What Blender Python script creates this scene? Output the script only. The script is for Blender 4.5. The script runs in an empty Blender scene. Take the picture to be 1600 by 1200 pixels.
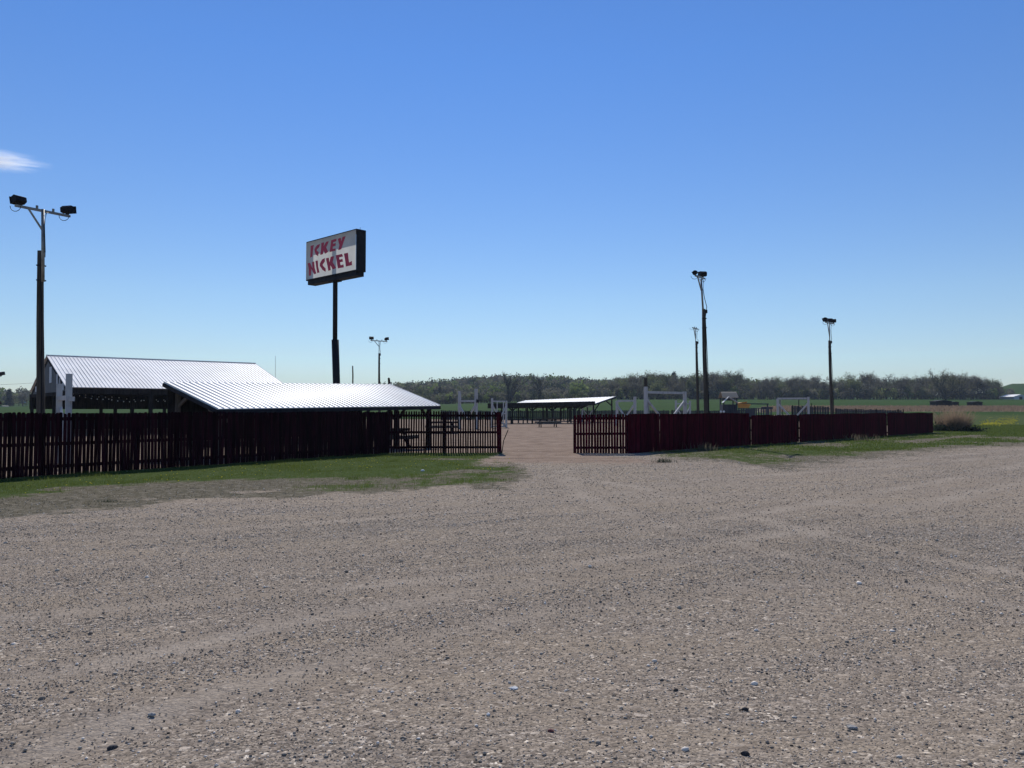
import bpy, math, random
import numpy as np
from mathutils import Vector, Matrix
R = math.radians
rng = np.random.default_rng(7)
random.seed(7)
S = bpy.context.scene

# ------------------------------------------------------------------ camera, sky, sun, exposure
PITCH = 1.909
CAMZ = 1.6
cam = bpy.data.cameras.new("camera"); camo = bpy.data.objects.new("camera", cam)
S.collection.objects.link(camo); S.camera = camo
camo.location = (0, 0, CAMZ); camo.rotation_euler = (R(90 + PITCH), 0, 0)
cam.sensor_width = 36; cam.lens = 27; cam.clip_start = 0.1; cam.clip_end = 20000
SUN_EL, SUN_AZ = 40.5, -6.0          # azimuth measured from +Y, negative = to the left
sd = Vector((math.sin(R(SUN_AZ)) * math.cos(R(SUN_EL)), math.cos(R(SUN_AZ)) * math.cos(R(SUN_EL)), math.sin(R(SUN_EL))))
W = bpy.data.worlds.new("World"); S.world = W; W.use_nodes = True
nt = W.node_tree; nt.nodes.clear()
sky = nt.nodes.new("ShaderNodeTexSky"); sky.sky_type = 'NISHITA'; sky.sun_disc = False
sky.sun_elevation = R(SUN_EL); sky.sun_rotation = R(SUN_AZ); sky.altitude = 400
sky.air_density = 1.0; sky.dust_density = 0.0; sky.ozone_density = 1.0
hs = nt.nodes.new("ShaderNodeHueSaturation"); hs.inputs['Saturation'].default_value = 1.15; hs.inputs['Hue'].default_value = 0.515
wtc = nt.nodes.new('ShaderNodeTexCoord'); wsx = nt.nodes.new('ShaderNodeSeparateXYZ'); wrp = nt.nodes.new('ShaderNodeValToRGB'); wmx = nt.nodes.new('ShaderNodeMix'); wmx.data_type = 'RGBA'; wmx.blend_type = 'MULTIPLY'; wmx.inputs['Factor'].default_value = 1
for _p, _c in ((0.0, (.70, .74, .88)), (.14, (.78, .91, .97)), (.42, (.66, 1.0, 1.2))):
    _e = wrp.color_ramp.elements[0] if _p == 0 else wrp.color_ramp.elements[-1] if _p == .42 else wrp.color_ramp.elements.new(.14)
    _e.position = _p; _e.color = (*_c, 1)
bg = nt.nodes.new("ShaderNodeBackground"); bg.inputs['Strength'].default_value = 0.115
wo = nt.nodes.new("ShaderNodeOutputWorld")
nt.links.new(sky.outputs[0], hs.inputs['Color']); nt.links.new(wtc.outputs['Generated'], wsx.inputs[0]); nt.links.new(wsx.outputs['Z'], wrp.inputs[0]); nt.links.new(hs.outputs[0], wmx.inputs['A']); nt.links.new(wrp.outputs[0], wmx.inputs['B']); nt.links.new(wmx.outputs['Result'], bg.inputs[0]); nt.links.new(bg.outputs[0], wo.inputs[0])
sl = bpy.data.lights.new("sun", 'SUN'); sl.energy = 5.0; sl.angle = R(0.5); sl.color = (1, 0.95, 0.88)
so = bpy.data.objects.new("sun", sl); S.collection.objects.link(so)
so.rotation_euler = sd.to_track_quat('Z', 'Y').to_euler()
S.view_settings.view_transform = 'Standard'; S.view_settings.look = 'None'
S.view_settings.exposure = -0.15; S.view_settings.gamma = 1
S.render.engine = 'CYCLES'

# ------------------------------------------------------------------ helpers
ct, st = math.cos(R(PITCH)), math.sin(R(PITCH))
def at(px, py, Y):
    tx = (px - 800) / 1200; ty = (600 - py) / 1200
    f = ct - ty * st
    return Vector((tx * Y / f, Y, CAMZ + Y * (st + ty * ct) / f))
def to_px(X, Y, Z):
    dz = Z - CAMZ; f = Y * ct + dz * st; u = -Y * st + dz * ct
    return 800 + 1200 * X / f, 600 - 1200 * u / f

ORG = {}
def tag(o, label=None, cat=None, group=None, kind=None):
    if label: o['label'] = label
    if cat: o['category'] = cat
    if group: o['group'] = group
    if kind: o['kind'] = kind
    return o
def thing(name, loc, label, cat, group=None, rz=0.0):
    o = bpy.data.objects.new(name, None); S.collection.objects.link(o)
    o.location = loc; o.rotation_euler = (0, 0, rz); o.empty_display_size = 0.2
    ORG[o.name] = Vector(loc) if rz == 0 else Vector((0, 0, 0))
    return tag(o, label, cat, group)

class MB:
    def __init__(s): s.v = []; s.f = []; s.mi = []; s.m = 0
    def add(s, vs, fs):
        n = len(s.v); s.v += [tuple(v) for v in vs]; s.f += [tuple(i + n for i in f) for f in fs]; s.mi += [s.m] * len(fs)
    def box(s, c, d, rz=0.0):
        c = Vector(c); q = Matrix.Rotation(rz, 3, 'Z'); hx, hy, hz = d[0] / 2, d[1] / 2, d[2] / 2
        vs = [c + q @ Vector((x * hx, y * hy, z * hz)) for z in (-1, 1) for x, y in ((-1, -1), (1, -1), (1, 1), (-1, 1))]
        s.add(vs, [(3, 2, 1, 0), (4, 5, 6, 7), (0, 1, 5, 4), (1, 2, 6, 5), (2, 3, 7, 6), (3, 0, 4, 7)])
    def beam(s, a, b, w, h, up=Vector((0, 0, 1))):
        a, b = Vector(a), Vector(b); d = (b - a).normalized()
        if abs(d.dot(up)) > 0.99: up = Vector((0, 1, 0)) if abs(d.y) < .9 else Vector((1, 0, 0))
        x = d.cross(up).normalized() * (w / 2); y = x.cross(d).normalized() * (h / 2)
        vs = [p + i * x + j * y for p in (a, b) for i, j in ((-1, -1), (1, -1), (1, 1), (-1, 1))]
        s.add(vs, [(0, 1, 2, 3), (7, 6, 5, 4), (0, 4, 5, 1), (1, 5, 6, 2), (2, 6, 7, 3), (3, 7, 4, 0)])
    def tube(s, pts, rs, n=8, cap=True):
        pts = [Vector(p) for p in pts]
        if not hasattr(rs, '__len__'): rs = [rs] * len(pts)
        vs = []; fs = []
        for i, p in enumerate(pts):
            d = (pts[min(i + 1, len(pts) - 1)] - pts[max(i - 1, 0)]).normalized()
            up = Vector((0, 0, 1)) if abs(d.z) < .9 else Vector((0, 1, 0))
            x = d.cross(up).normalized(); y = d.cross(x)
            for k in range(n):
                a = 2 * math.pi * k / n
                vs.append(p + (x * math.cos(a) + y * math.sin(a)) * rs[i])
        for i in range(len(pts) - 1):
            for k in range(n):
                a, b = i * n + k, i * n + (k + 1) % n
                fs.append((a, b, b + n, a + n))
        if cap:
            fs.append(tuple(range(n - 1, -1, -1))); m = (len(pts) - 1) * n; fs.append(tuple(m + k for k in range(n)))
        s.add(vs, fs)
    def slab(s, c4, t):      # quad given by four corners, thickness t downward along normal
        c4 = [Vector(c) for c in c4]; nrm = (c4[1] - c4[0]).cross(c4[3] - c4[0]).normalized()
        vs = c4 + [c - nrm * t for c in c4]
        s.add(vs, [(0, 1, 2, 3), (7, 6, 5, 4), (0, 4, 5, 1), (1, 5, 6, 2), (2, 6, 7, 3), (3, 7, 4, 0)])
    def prism(s, poly, off):  # planar polygon extruded by vector
        n = len(poly); off = Vector(off); poly = [Vector(p) for p in poly]
        vs = poly + [p + off for p in poly]
        s.add(vs, [tuple(range(n)), tuple(range(2 * n - 1, n - 1, -1))] + [(i, i + n, (i + 1) % n + n, (i + 1) % n) for i in range(n)])
    def build(s, name, mat, parent=None, smooth=False, org=None, label=None):
        o0 = org if org is not None else (ORG.get(parent.name, Vector()) if parent else Vector())
        me = bpy.data.meshes.new(name)
        me.from_pydata([(v[0] - o0[0], v[1] - o0[1], v[2] - o0[2]) for v in s.v], [], s.f)
        mats = mat if isinstance(mat, (list, tuple)) else [mat]
        for m in mats: me.materials.append(m)
        if len(mats) > 1: me.polygons.foreach_set('material_index', s.mi)
        if smooth: me.polygons.foreach_set('use_smooth', [True] * len(s.f))
        me.update()
        o = bpy.data.objects.new(name, me); S.collection.objects.link(o)
        if parent: o.parent = parent; ORG[o.name] = o0
        if label: o['label'] = label
        return o

def npmesh(name, V, F, mats, attrs=None, mi=None, smooth=False):
    """V (n,3), F (m,k) numpy"""
    me = bpy.data.meshes.new(name); k = F.shape[1]
    me.vertices.add(len(V)); me.vertices.foreach_set('co', V.astype(np.float32).ravel())
    me.loops.add(F.size); me.loops.foreach_set('vertex_index', F.astype(np.int32).ravel())
    me.polygons.add(len(F)); me.polygons.foreach_set('loop_start', np.arange(0, F.size, k, dtype=np.int32))
    me.polygons.foreach_set('loop_total', np.full(len(F), k, dtype=np.int32))
    for m in mats: me.materials.append(m)
    if mi is not None: me.polygons.foreach_set('material_index', mi.astype(np.int32))
    if smooth: me.polygons.foreach_set('use_smooth', np.ones(len(F), dtype=bool))
    for n, a in (attrs or {}).items():
        at_ = me.attributes.new(n, 'FLOAT', 'POINT'); at_.data.foreach_set('value', a.astype(np.float32))
    me.update(calc_edges=True); me.validate()
    o = bpy.data.objects.new(name, me); S.collection.objects.link(o)
    return o

# ---- materials
def nodes(mat): return mat.node_tree.nodes, mat.node_tree.links
def new_mat(name, rough=.8, spec=.3, metal=0.0):
    m = bpy.data.materials.new(name); m.use_nodes = True
    b = m.node_tree.nodes['Principled BSDF']
    b.inputs['Roughness'].default_value = rough; b.inputs['Specular IOR Level'].default_value = spec; b.inputs['Metallic'].default_value = metal
    return m, b
def ramp(nd, stops, interp='LINEAR'):
    r = nd.new('ShaderNodeValToRGB'); cr = r.color_ramp; cr.interpolation = interp
    while len(cr.elements) < len(stops): cr.elements.new(.5)
    for e, (p, c) in zip(cr.elements, stops): e.position = p; e.color = (*c, 1) if len(c) == 3 else c
    return r
def noise_mat(name, c1, c2, scale=4, rough=.8, spec=.3, metal=0.0, stretch=(1, 1, 1), bump=0.0, detail=6, c3=None, p=(.35, .65)):
    m, b = new_mat(name, rough, spec, metal); nd, lk = nodes(m)
    tc = nd.new('ShaderNodeTexCoord'); mp = nd.new('ShaderNodeMapping'); mp.inputs['Scale'].default_value = stretch
    n = nd.new('ShaderNodeTexNoise'); n.inputs['Scale'].default_value = scale; n.inputs['Detail'].default_value = detail
    lk.new(tc.outputs['Object'], mp.inputs[0]); lk.new(mp.outputs[0], n.inputs['Vector'])
    st_ = [(p[0], c1), (p[1], c2)]
    if c3: st_ = [(p[0], c1), ((p[0] + p[1]) / 2, c2), (p[1], c3)]
    r = ramp(nd, st_); lk.new(n.outputs['Fac'], r.inputs[0]); lk.new(r.outputs[0], b.inputs['Base Color'])
    if bump:
        bp = nd.new('ShaderNodeBump'); bp.inputs['Strength'].default_value = bump; bp.inputs['Distance'].default_value = .02
        lk.new(n.outputs['Fac'], bp.inputs['Height']); lk.new(bp.outputs[0], b.inputs['Normal'])
    return m

M = {}
M['fence'] = noise_mat('fence_red', (.026, .0012, .005), (.062, .004, .011), 3, .95, .02, stretch=(6, 6, .6), bump=.3)
def islandvar(m, lo, hi):
    nd, lk = nodes(m); b = nd['Principled BSDF']; src = b.inputs['Base Color'].links[0].from_socket
    g = nd.new('ShaderNodeNewGeometry'); mr = nd.new('ShaderNodeMapRange'); mr.inputs['To Min'].default_value = lo; mr.inputs['To Max'].default_value = hi
    lk.new(g.outputs['Random Per Island'], mr.inputs['Value']); mx = nd.new('ShaderNodeMix'); mx.data_type = 'RGBA'; mx.blend_type = 'MULTIPLY'; mx.inputs['Factor'].default_value = 1
    lk.new(src, mx.inputs['A']); lk.new(mr.outputs[0], mx.inputs['B']); lk.new(mx.outputs['Result'], b.inputs['Base Color'])
islandvar(M['fence'], .45, 1.5)
M['fence_dark'] = noise_mat('fence_dark_red', (.007, .002, .0035), (.020, .003, .007), 3, .95, .02, stretch=(6, 6, .6), bump=.3); islandvar(M['fence_dark'], .5, 1.6)  # darker, less red version of the fence colour, used on the left run
M['fence_in'] = noise_mat('rail_wood', (.010, .0015, .004), (.022, .003, .007), 3, .95, .02, stretch=(3, 3, 3))
M['roof'] = noise_mat('roof_metal', (.74, .73, .70), (.86, .85, .82), .5, .56, .2, stretch=(1, 1, 1), detail=3)
M['trim'] = noise_mat('dark_trim', (.014, .016, .022), (.03, .031, .036), 5, .8, .1)
M['wood'] = noise_mat('weathered_wood', (.07, .06, .05), (.16, .14, .12), 3, .85, .2, stretch=(5, 5, .5), bump=.3)
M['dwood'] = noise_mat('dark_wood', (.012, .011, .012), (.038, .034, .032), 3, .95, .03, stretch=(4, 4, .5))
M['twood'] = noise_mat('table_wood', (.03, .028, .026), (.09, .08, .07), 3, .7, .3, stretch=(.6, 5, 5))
M['polew'] = noise_mat('pole_wood', (.035, .032, .028), (.10, .085, .07), 2.5, .9, .15, stretch=(6, 6, .35), bump=.4)
M['white'] = noise_mat('white_paint', (.26, .26, .27), (.42, .42, .42), 3, .7, .3, stretch=(3, 3, .8), c3=(.48, .47, .46), p=(.3, .6))
M['galv'] = noise_mat('galvanised', (.16, .16, .15), (.30, .30, .28), 6, .5, .5, metal=.4)
M['black'] = noise_mat('black_metal', (.005, .006, .010), (.012, .013, .018), 4, .6, .12)
M['sidin'] = noise_mat('grey_siding', (.05, .055, .065), (.085, .09, .10), 2, .7, .3, stretch=(3, 3, .3))
M['lightpan'] = noise_mat('pale_panel', (.42, .45, .48), (.55, .57, .6), 2, .6, .3)
M['bulb'] = noise_mat('bulb_white', (.7, .7, .68), (.8, .8, .78), 3, .3, .5)
M['signface'] = noise_mat('sign_face', (.62, .62, .58), (.72, .72, .67), 1.5, .6, .1, detail=4)
def translucent(m, f):
    nd, lk = nodes(m); b = nd['Principled BSDF']; src = b.inputs['Base Color'].links[0].from_socket
    tr = nd.new('ShaderNodeBsdfTranslucent'); ms = nd.new('ShaderNodeMixShader'); ms.inputs[0].default_value = f
    lk.new(src, tr.inputs[0]); lk.new(b.outputs[0], ms.inputs[1]); lk.new(tr.outputs[0], ms.inputs[2]); lk.new(ms.outputs[0], nd['Material Output'].inputs[0])
translucent(M['signface'], .5)
M['signred'] = noise_mat('sign_red', (.38, .004, .035), (.48, .006, .05), 6, .45, .4)
M['glass'] = noise_mat('lamp_lens', (.25, .27, .3), (.4, .42, .45), 3, .15, .6)
M['tan'] = noise_mat('tan_shingle', (.22, .19, .15), (.38, .34, .28), 14, .8, .2, stretch=(1, 1, 5))
M['orange'] = noise_mat('orange_tarp', (.50, .20, .03), (.60, .28, .05), 3, .5, .3)
M['bluewood'] = noise_mat('playhouse_wood', (.03, .035, .05), (.08, .085, .11), 4, .8, .2, stretch=(6, 6, .4))
M['greyfence'] = noise_mat('grey_boards', (.03, .032, .038), (.075, .076, .085), 1.5, .9, .1, stretch=(5, 5, .3))
M['bark'] = noise_mat('bark', (.02, .019, .018), (.05, .045, .04), 2, .9, .1, stretch=(3, 3, .5))
def leafmat(name, c1, c2):
    m, b = new_mat(name, .8, .1); nd, lk = nodes(m)
    oi = nd.new('ShaderNodeObjectInfo'); g = nd.new('ShaderNodeNewGeometry'); ad = nd.new('ShaderNodeMath'); ad.operation = 'ADD'
    fr = nd.new('ShaderNodeMath'); fr.operation = 'FRACT'
    at_ = nd.new('ShaderNodeAttribute'); at_.attribute_name = 'tone'
    ad.operation = 'MULTIPLY_ADD'; lk.new(g.outputs['Random Per Island'], ad.inputs[0]); ad.inputs[1].default_value = .4
    a2 = nd.new('ShaderNodeMath'); a2.operation = 'MULTIPLY_ADD'; lk.new(oi.outputs['Random'], a2.inputs[0]); a2.inputs[1].default_value = .6; lk.new(at_.outputs['Fac'], a2.inputs[2])
    lk.new(a2.outputs[0], ad.inputs[2]); fr.operation = 'ADD'; fr.inputs[1].default_value = 0; fr.use_clamp = True; lk.new(ad.outputs[0], fr.inputs[0])
    mx = nd.new('ShaderNodeMix'); mx.data_type = 'RGBA'; mx.inputs['A'].default_value = (*c1, 1); mx.inputs['B'].default_value = (*c2, 1)
    lk.new(fr.outputs[0], mx.inputs['Factor']); lk.new(mx.outputs['Result'], b.inputs['Base Color'])
    tr = nd.new('ShaderNodeBsdfTranslucent'); ms = nd.new('ShaderNodeMixShader'); ms.inputs[0].default_value = .45
    lk.new(mx.outputs['Result'], tr.inputs[0]); lk.new(b.outputs[0], ms.inputs[1]); lk.new(tr.outputs[0], ms.inputs[2])
    lk.new(ms.outputs[0], nd['Material Output'].inputs[0])
    return m
M['l_grey'] = leafmat('bud_grey', (.085, .083, .066), (.19, .18, .13))
M['l_bud'] = leafmat('bud_green', (.09, .11, .048), (.19, .21, .09))
M['l_green'] = leafmat('leaf_light_green', (.12, .17, .04), (.2, .25, .08))
M['l_dark'] = leafmat('leaf_dark', (.022, .034, .026), (.045, .06, .038))
M['l_yell'] = leafmat('bud_yellow', (.13, .125, .07), (.2, .18, .10))
M['blade'] = leafmat('grass_blade', (.05, .088, .014), (.15, .18, .045))
M['deadblade'] = leafmat('dead_grass_blade', (.10, .088, .06), (.19, .165, .115))
M['dand'] = noise_mat('dandelion_yellow', (.65, .50, .02), (.75, .6, .03), 3, .7, .1)
M['reed'] = leafmat('reed_tan', (.19, .135, .09), (.38, .29, .21))

# ------------------------------------------------------------------ numpy value noise
def vnoise(x, y, seed=0):
    xi = np.floor(x).astype(np.int64); yi = np.floor(y).astype(np.int64); fx = x - xi; fy = y - yi
    fx = fx * fx * (3 - 2 * fx); fy = fy * fy * (3 - 2 * fy)
    def h(a, b):
        n = (a * 374761393 + b * 668265263 + seed * 974634777) & 0x7fffffff
        n = ((n ^ (n >> 13)) * 1274126177) & 0x7fffffff
        return ((n ^ (n >> 16)) & 0xffff) / 65535.0
    return (h(xi, yi) * (1 - fx) + h(xi + 1, yi) * fx) * (1 - fy) + (h(xi, yi + 1) * (1 - fx) + h(xi + 1, yi + 1) * fx) * fy
def fbm(x, y, seed=0, o=4):
    s = 0; a = .5; t = 0
    for i in range(o): s = s + a * vnoise(x * 2 ** i, y * 2 ** i, seed + i); t += a; a *= .5
    return s / t
def sstep(a, b, x): t = np.clip((x - a) / (b - a), 0, 1); return t * t * (3 - 2 * t)

# ------------------------------------------------------------------ terrain
RIDGE = ([-900, 0, 100, 560, 600, 700, 760, 850, 940, 1000, 1100, 1200, 1300, 1530, 1580, 1800, 2600],
         [622, 626, 625, 622, 620, 611, 606, 604, 611, 607, 607, 615, 621, 618, 600, 597, 600])
def ground_z(X, Y):
    X = np.asarray(X, float); Y = np.asarray(Y, float); Ys = np.maximum(Y, 1.0)
    pq = np.clip(800 + 1200 * X / Ys, -900, 2600)
    A = np.interp(pq, [-900, 300, 600, 760, 950, 2600], [3.0, 3.0, 3.4, 4.6, 6.2, 6.5])
    k = sstep(1120, 1230, pq); Y0 = 110 - 25 * k
    z = (1 - k) * (A * sstep(108, 352, Y) * .55 + A * .45 * np.clip((Y - 110) / 240, 0, 1)) + k * A * np.clip((Y - 85) / 265, 0, 1)
    rt = 1.6 + (640 - np.interp(pq, *RIDGE)) * 650 / 1200
    t = sstep(365, 660, Y)
    z = z * (1 - t) + np.maximum(rt, A) * t
    z = z + (fbm(X / 60, Y / 60, 3) - .5) * 4 * sstep(400, 520, Y)
    near = 1 - sstep(60, 110, Y)
    # tyre ruts and undulation of the lot
    a1 = R(33); u1 = -X * math.sin(a1) + Y * math.cos(a1); w1 = X * math.cos(a1) + Y * math.sin(a1)
    a2 = R(-8); u2 = -X * math.sin(a2) + Y * math.cos(a2); w2 = X * math.cos(a2) + Y * math.sin(a2)
    rut = (vnoise(u1 * 2.6, w1 * .16, 11) - .5) * .022 + (vnoise(u2 * 2.2, w2 * .12, 12) - .5) * .016 + (fbm(X * .8, Y * .8, 13) - .5) * .035
    return z + rut * near * sstep(-2, 2, Y)
def gz(X, Y): return float(ground_z(np.array([X]), np.array([Y]))[0])

def fence_line_Y(X):   # Y of the red fence row for a given X
    return np.interp(X, [-30, -11.9, -4.6, -.45, 2.3, 4.35, 29.2, 60], [-8.3, 17.8, 28.3, 28.3, 28.3, 28.3, 53.4, 84])
def masks(X, Y, Z):
    """green, dead thatch, dirt amounts"""
    n1 = fbm(X * .7, Y * .7, 21); n2 = fbm(X * 2.6, Y * 2.6, 22); n = (n1 * .55 + n2 * .45) - .5
    Yc = np.maximum(Y, 2.0); px, py = to_px(X, Yc, np.zeros_like(X))
    fy = fence_line_Y(X); d = fy - Y            # metres in front of the fence (positive = camera side)
    pl = np.clip(px, -600, 2200)
    # left verge: green strip then thatch, edges in plan
    def edge(pxs, pys):
        pxs = np.array(pxs, float); pys = np.array(pys, float); Ye = 1920 / (pys - 640); Xe = (pxs - 800) / 1200 * Ye
        o_ = np.argsort(Xe); return np.interp(X, Xe[o_], (fence_line_Y(Xe) - Ye)[o_])
    gl = edge([-300, -100, 0, 100, 200, 300, 400, 500, 600, 700, 780, 830], [800, 783, 775, 765, 758, 752, 748, 744, 742, 739, 737, 720])
    el = edge([-300, -100, 0, 100, 200, 300, 400, 500, 600, 700, 780, 840], [840, 815, 804, 794, 787, 781, 774, 772, 771, 764, 757, 748])
    left = sstep(.95, -.2, X)
    g = left * sstep(-.6, .2, d) * sstep(gl + 1.3, gl - 1.2, d + n * 5.5)
    dead = left * sstep(-.2, .5, d) * sstep(el + 1.1, el - .9, d + n * 5.5)
    moss = left * sstep(-5.5, -3.5, X) * sstep(gl - .5, gl + .5, d) * sstep(el + .4, el - 1.2, d + n * 2.5) * (.25 + .45 * sstep(.4, .6, n2 * .5 + n1 * .5))
    hole = np.exp(-((X + 1.9) / 1.2) ** 2 - ((d - 3.4) / .35) ** 2) + np.exp(-((X + .1) / 1.0) ** 2 - ((d - 6.1) / .7) ** 2)
    g = np.maximum(g, moss) * np.clip(1 - 1.3 * hole, 0, 1)
    # right verge along the fence
    gr = np.maximum(edge([900, 1000, 1050, 1100, 1150, 1200, 1250, 1300, 1350, 1400, 1500, 1600, 1700], [711, 719, 719, 718, 721, 729, 722, 716, 713, 705, 698, 694, 692]), .3)
    right = sstep(3.2, 6.5, X)
    patch = sstep(.40, .58, fbm(X * .28 + 5, Y * .28, 31) * .7 + n2 * .3)
    inner = np.clip(1 - d / np.maximum(gr, .1), 0, 1)
    gR = right * sstep(-.6, .1, d) * sstep(gr + .8, gr - 1.5, d + n * 5) * np.clip(.12 + .70 * patch + .35 * inner, 0, 1) * np.interp(X, [3, 10, 20], [.55, .75, .95])
    dR = right * sstep(-.3, .3, d) * sstep(gr + 3.5, gr - .5, d + n * 5) * .7
    bare = np.exp(-((d - 5.4) / .8) ** 2) * sstep(17, 22, X) * sstep(36, 30, X)
    gR = gR * (1 - .95 * bare)
    g = np.maximum(g, gR); dead = np.maximum(dead, dR)
    # open grass beyond the end of the right fence
    roadx = 27.5 + (Y - 36) * .72
    far = sstep(0, .8, -d) * sstep(29.5, 31, X) * sstep(52, 54, Y)
    side = sstep(28, 31, X) * sstep(-1, 1, (Y - 44) - (X - 30) * .32) * sstep(roadx + 2.5, roadx - .5, X + n * 4)
    g = np.maximum(g, np.maximum(far * sstep(roadx + 4, roadx, X), side) * .95)
    wildR = sstep(0, 3, X - (29.2 + (Y - 53.4) * .36)) * sstep(60, 63, Y)
    g = np.maximum(g, wildR * sstep(roadx + 4, roadx, X + n * 6))
    # yard inside the fences: packed dirt
    inside = sstep(-.3, .5, -d) * sstep(0, 2, (29.8 + (Y - 53) * .36) - X) * sstep(121, 118, Y)
    dirt = inside
    fan = sstep(1.9 + np.clip(d, 0, 9) * .33, .9 + np.clip(d, 0, 9) * .33, np.abs(X - 1.1 - .15 * np.clip(d, 0, 9))) * sstep(8, 3, d + n * 3) * sstep(-.5, 0, d)
    dirt = np.maximum(dirt, fan * (X < 12))
    g = g * (1 - dirt); dead = dead * (1 - fan)
    # fields
    fld = sstep(119, 122, Y)
    pz, pyz = to_px(X, Yc, Z)
    g = np.maximum(g, fld)
    brown = sstep(1150, 1230, pz) * sstep(132, 146, Y + n * 18) * sstep(190, 172, Y + n * 40)
    g = g * (1 - brown); dead = np.maximum(dead, brown)
    return g, dead, dirt, brown

nx, ny = 640, 660
tx = np.linspace(-5.4, 5.4, nx); xs = 12 * np.sinh(tx)
ty = np.linspace(-.9, 6.3, ny); ys = 9.5 * np.sinh(ty)
GX, GY = np.meshgrid(xs, ys); GZ = ground_z(GX.ravel(), GY.ravel())
g_, d_, dirt_, brown_ = masks(GX.ravel(), GY.ravel(), GZ)
V = np.stack([GX.ravel(), GY.ravel(), GZ], 1)
idx = np.arange(nx * ny).reshape(ny, nx)

TRACKS = [[(-60, 1075), (250, 1015), (470, 965), (740, 922), (1050, 880)], [(60, 1165), (330, 1085), (560, 1012), (800, 962), (1100, 915), (1400, 900)],
 [(-60, 965), (300, 938), (700, 900), (1000, 868), (1300, 820), (1640, 742)], [(-60, 905), (400, 880), (800, 850), (1200, 800), (1500, 745), (1640, 716)],
 [(820, 770), (1100, 775), (1350, 790), (1640, 800)], [(850, 742), (1000, 760), (1150, 800), (1330, 850), (1640, 905)], [(880, 735), (900, 770), (1010, 815), (1200, 860), (1640, 960)],
 [(1100, 735), (1350, 722), (1640, 698)], [(1080, 750), (1350, 733), (1640, 706)], [(-60, 845), (400, 825), (800, 790), (1050, 760)]]
def track_amount(X, Y):
    T = np.zeros_like(X)
    for t in TRACKS:
        P = np.array([((px - 800) / 1200 * 1920 / (py - 640), 1920 / (py - 640)) for px, py in t])
        for k in range(3):      # smooth the polyline
            Q = np.stack([P[:-1] * .75 + P[1:] * .25, P[:-1] * .25 + P[1:] * .75], 1).reshape(-1, 2); P = np.concatenate([P[:1], Q, P[-1:]])
        dm = np.full(X.shape, 9.0)
        for a, b in zip(P[:-1], P[1:]):
            ab = b - a; L2 = (ab ** 2).sum() + 1e-9; u_ = np.clip(((X - a[0]) * ab[0] + (Y - a[1]) * ab[1]) / L2, 0, 1)
            dm = np.minimum(dm, np.hypot(X - a[0] - u_ * ab[0], Y - a[1] - u_ * ab[1]))
        w = .16 + .012 * Y
        T = np.maximum(T, np.exp(-(dm / w) ** 2) * (.35 + .65 * vnoise(X * .9, Y * .9, len(P) + int(P[0, 1] * 10))))
    return T
trk = np.zeros(len(V)); kk = (V[:, 1] > 2) & (V[:, 1] < 45) & (np.abs(V[:, 0]) < 40); trk[kk] = track_amount(V[kk, 0], V[kk, 1])
V[:, 2] -= trk * .006
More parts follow.
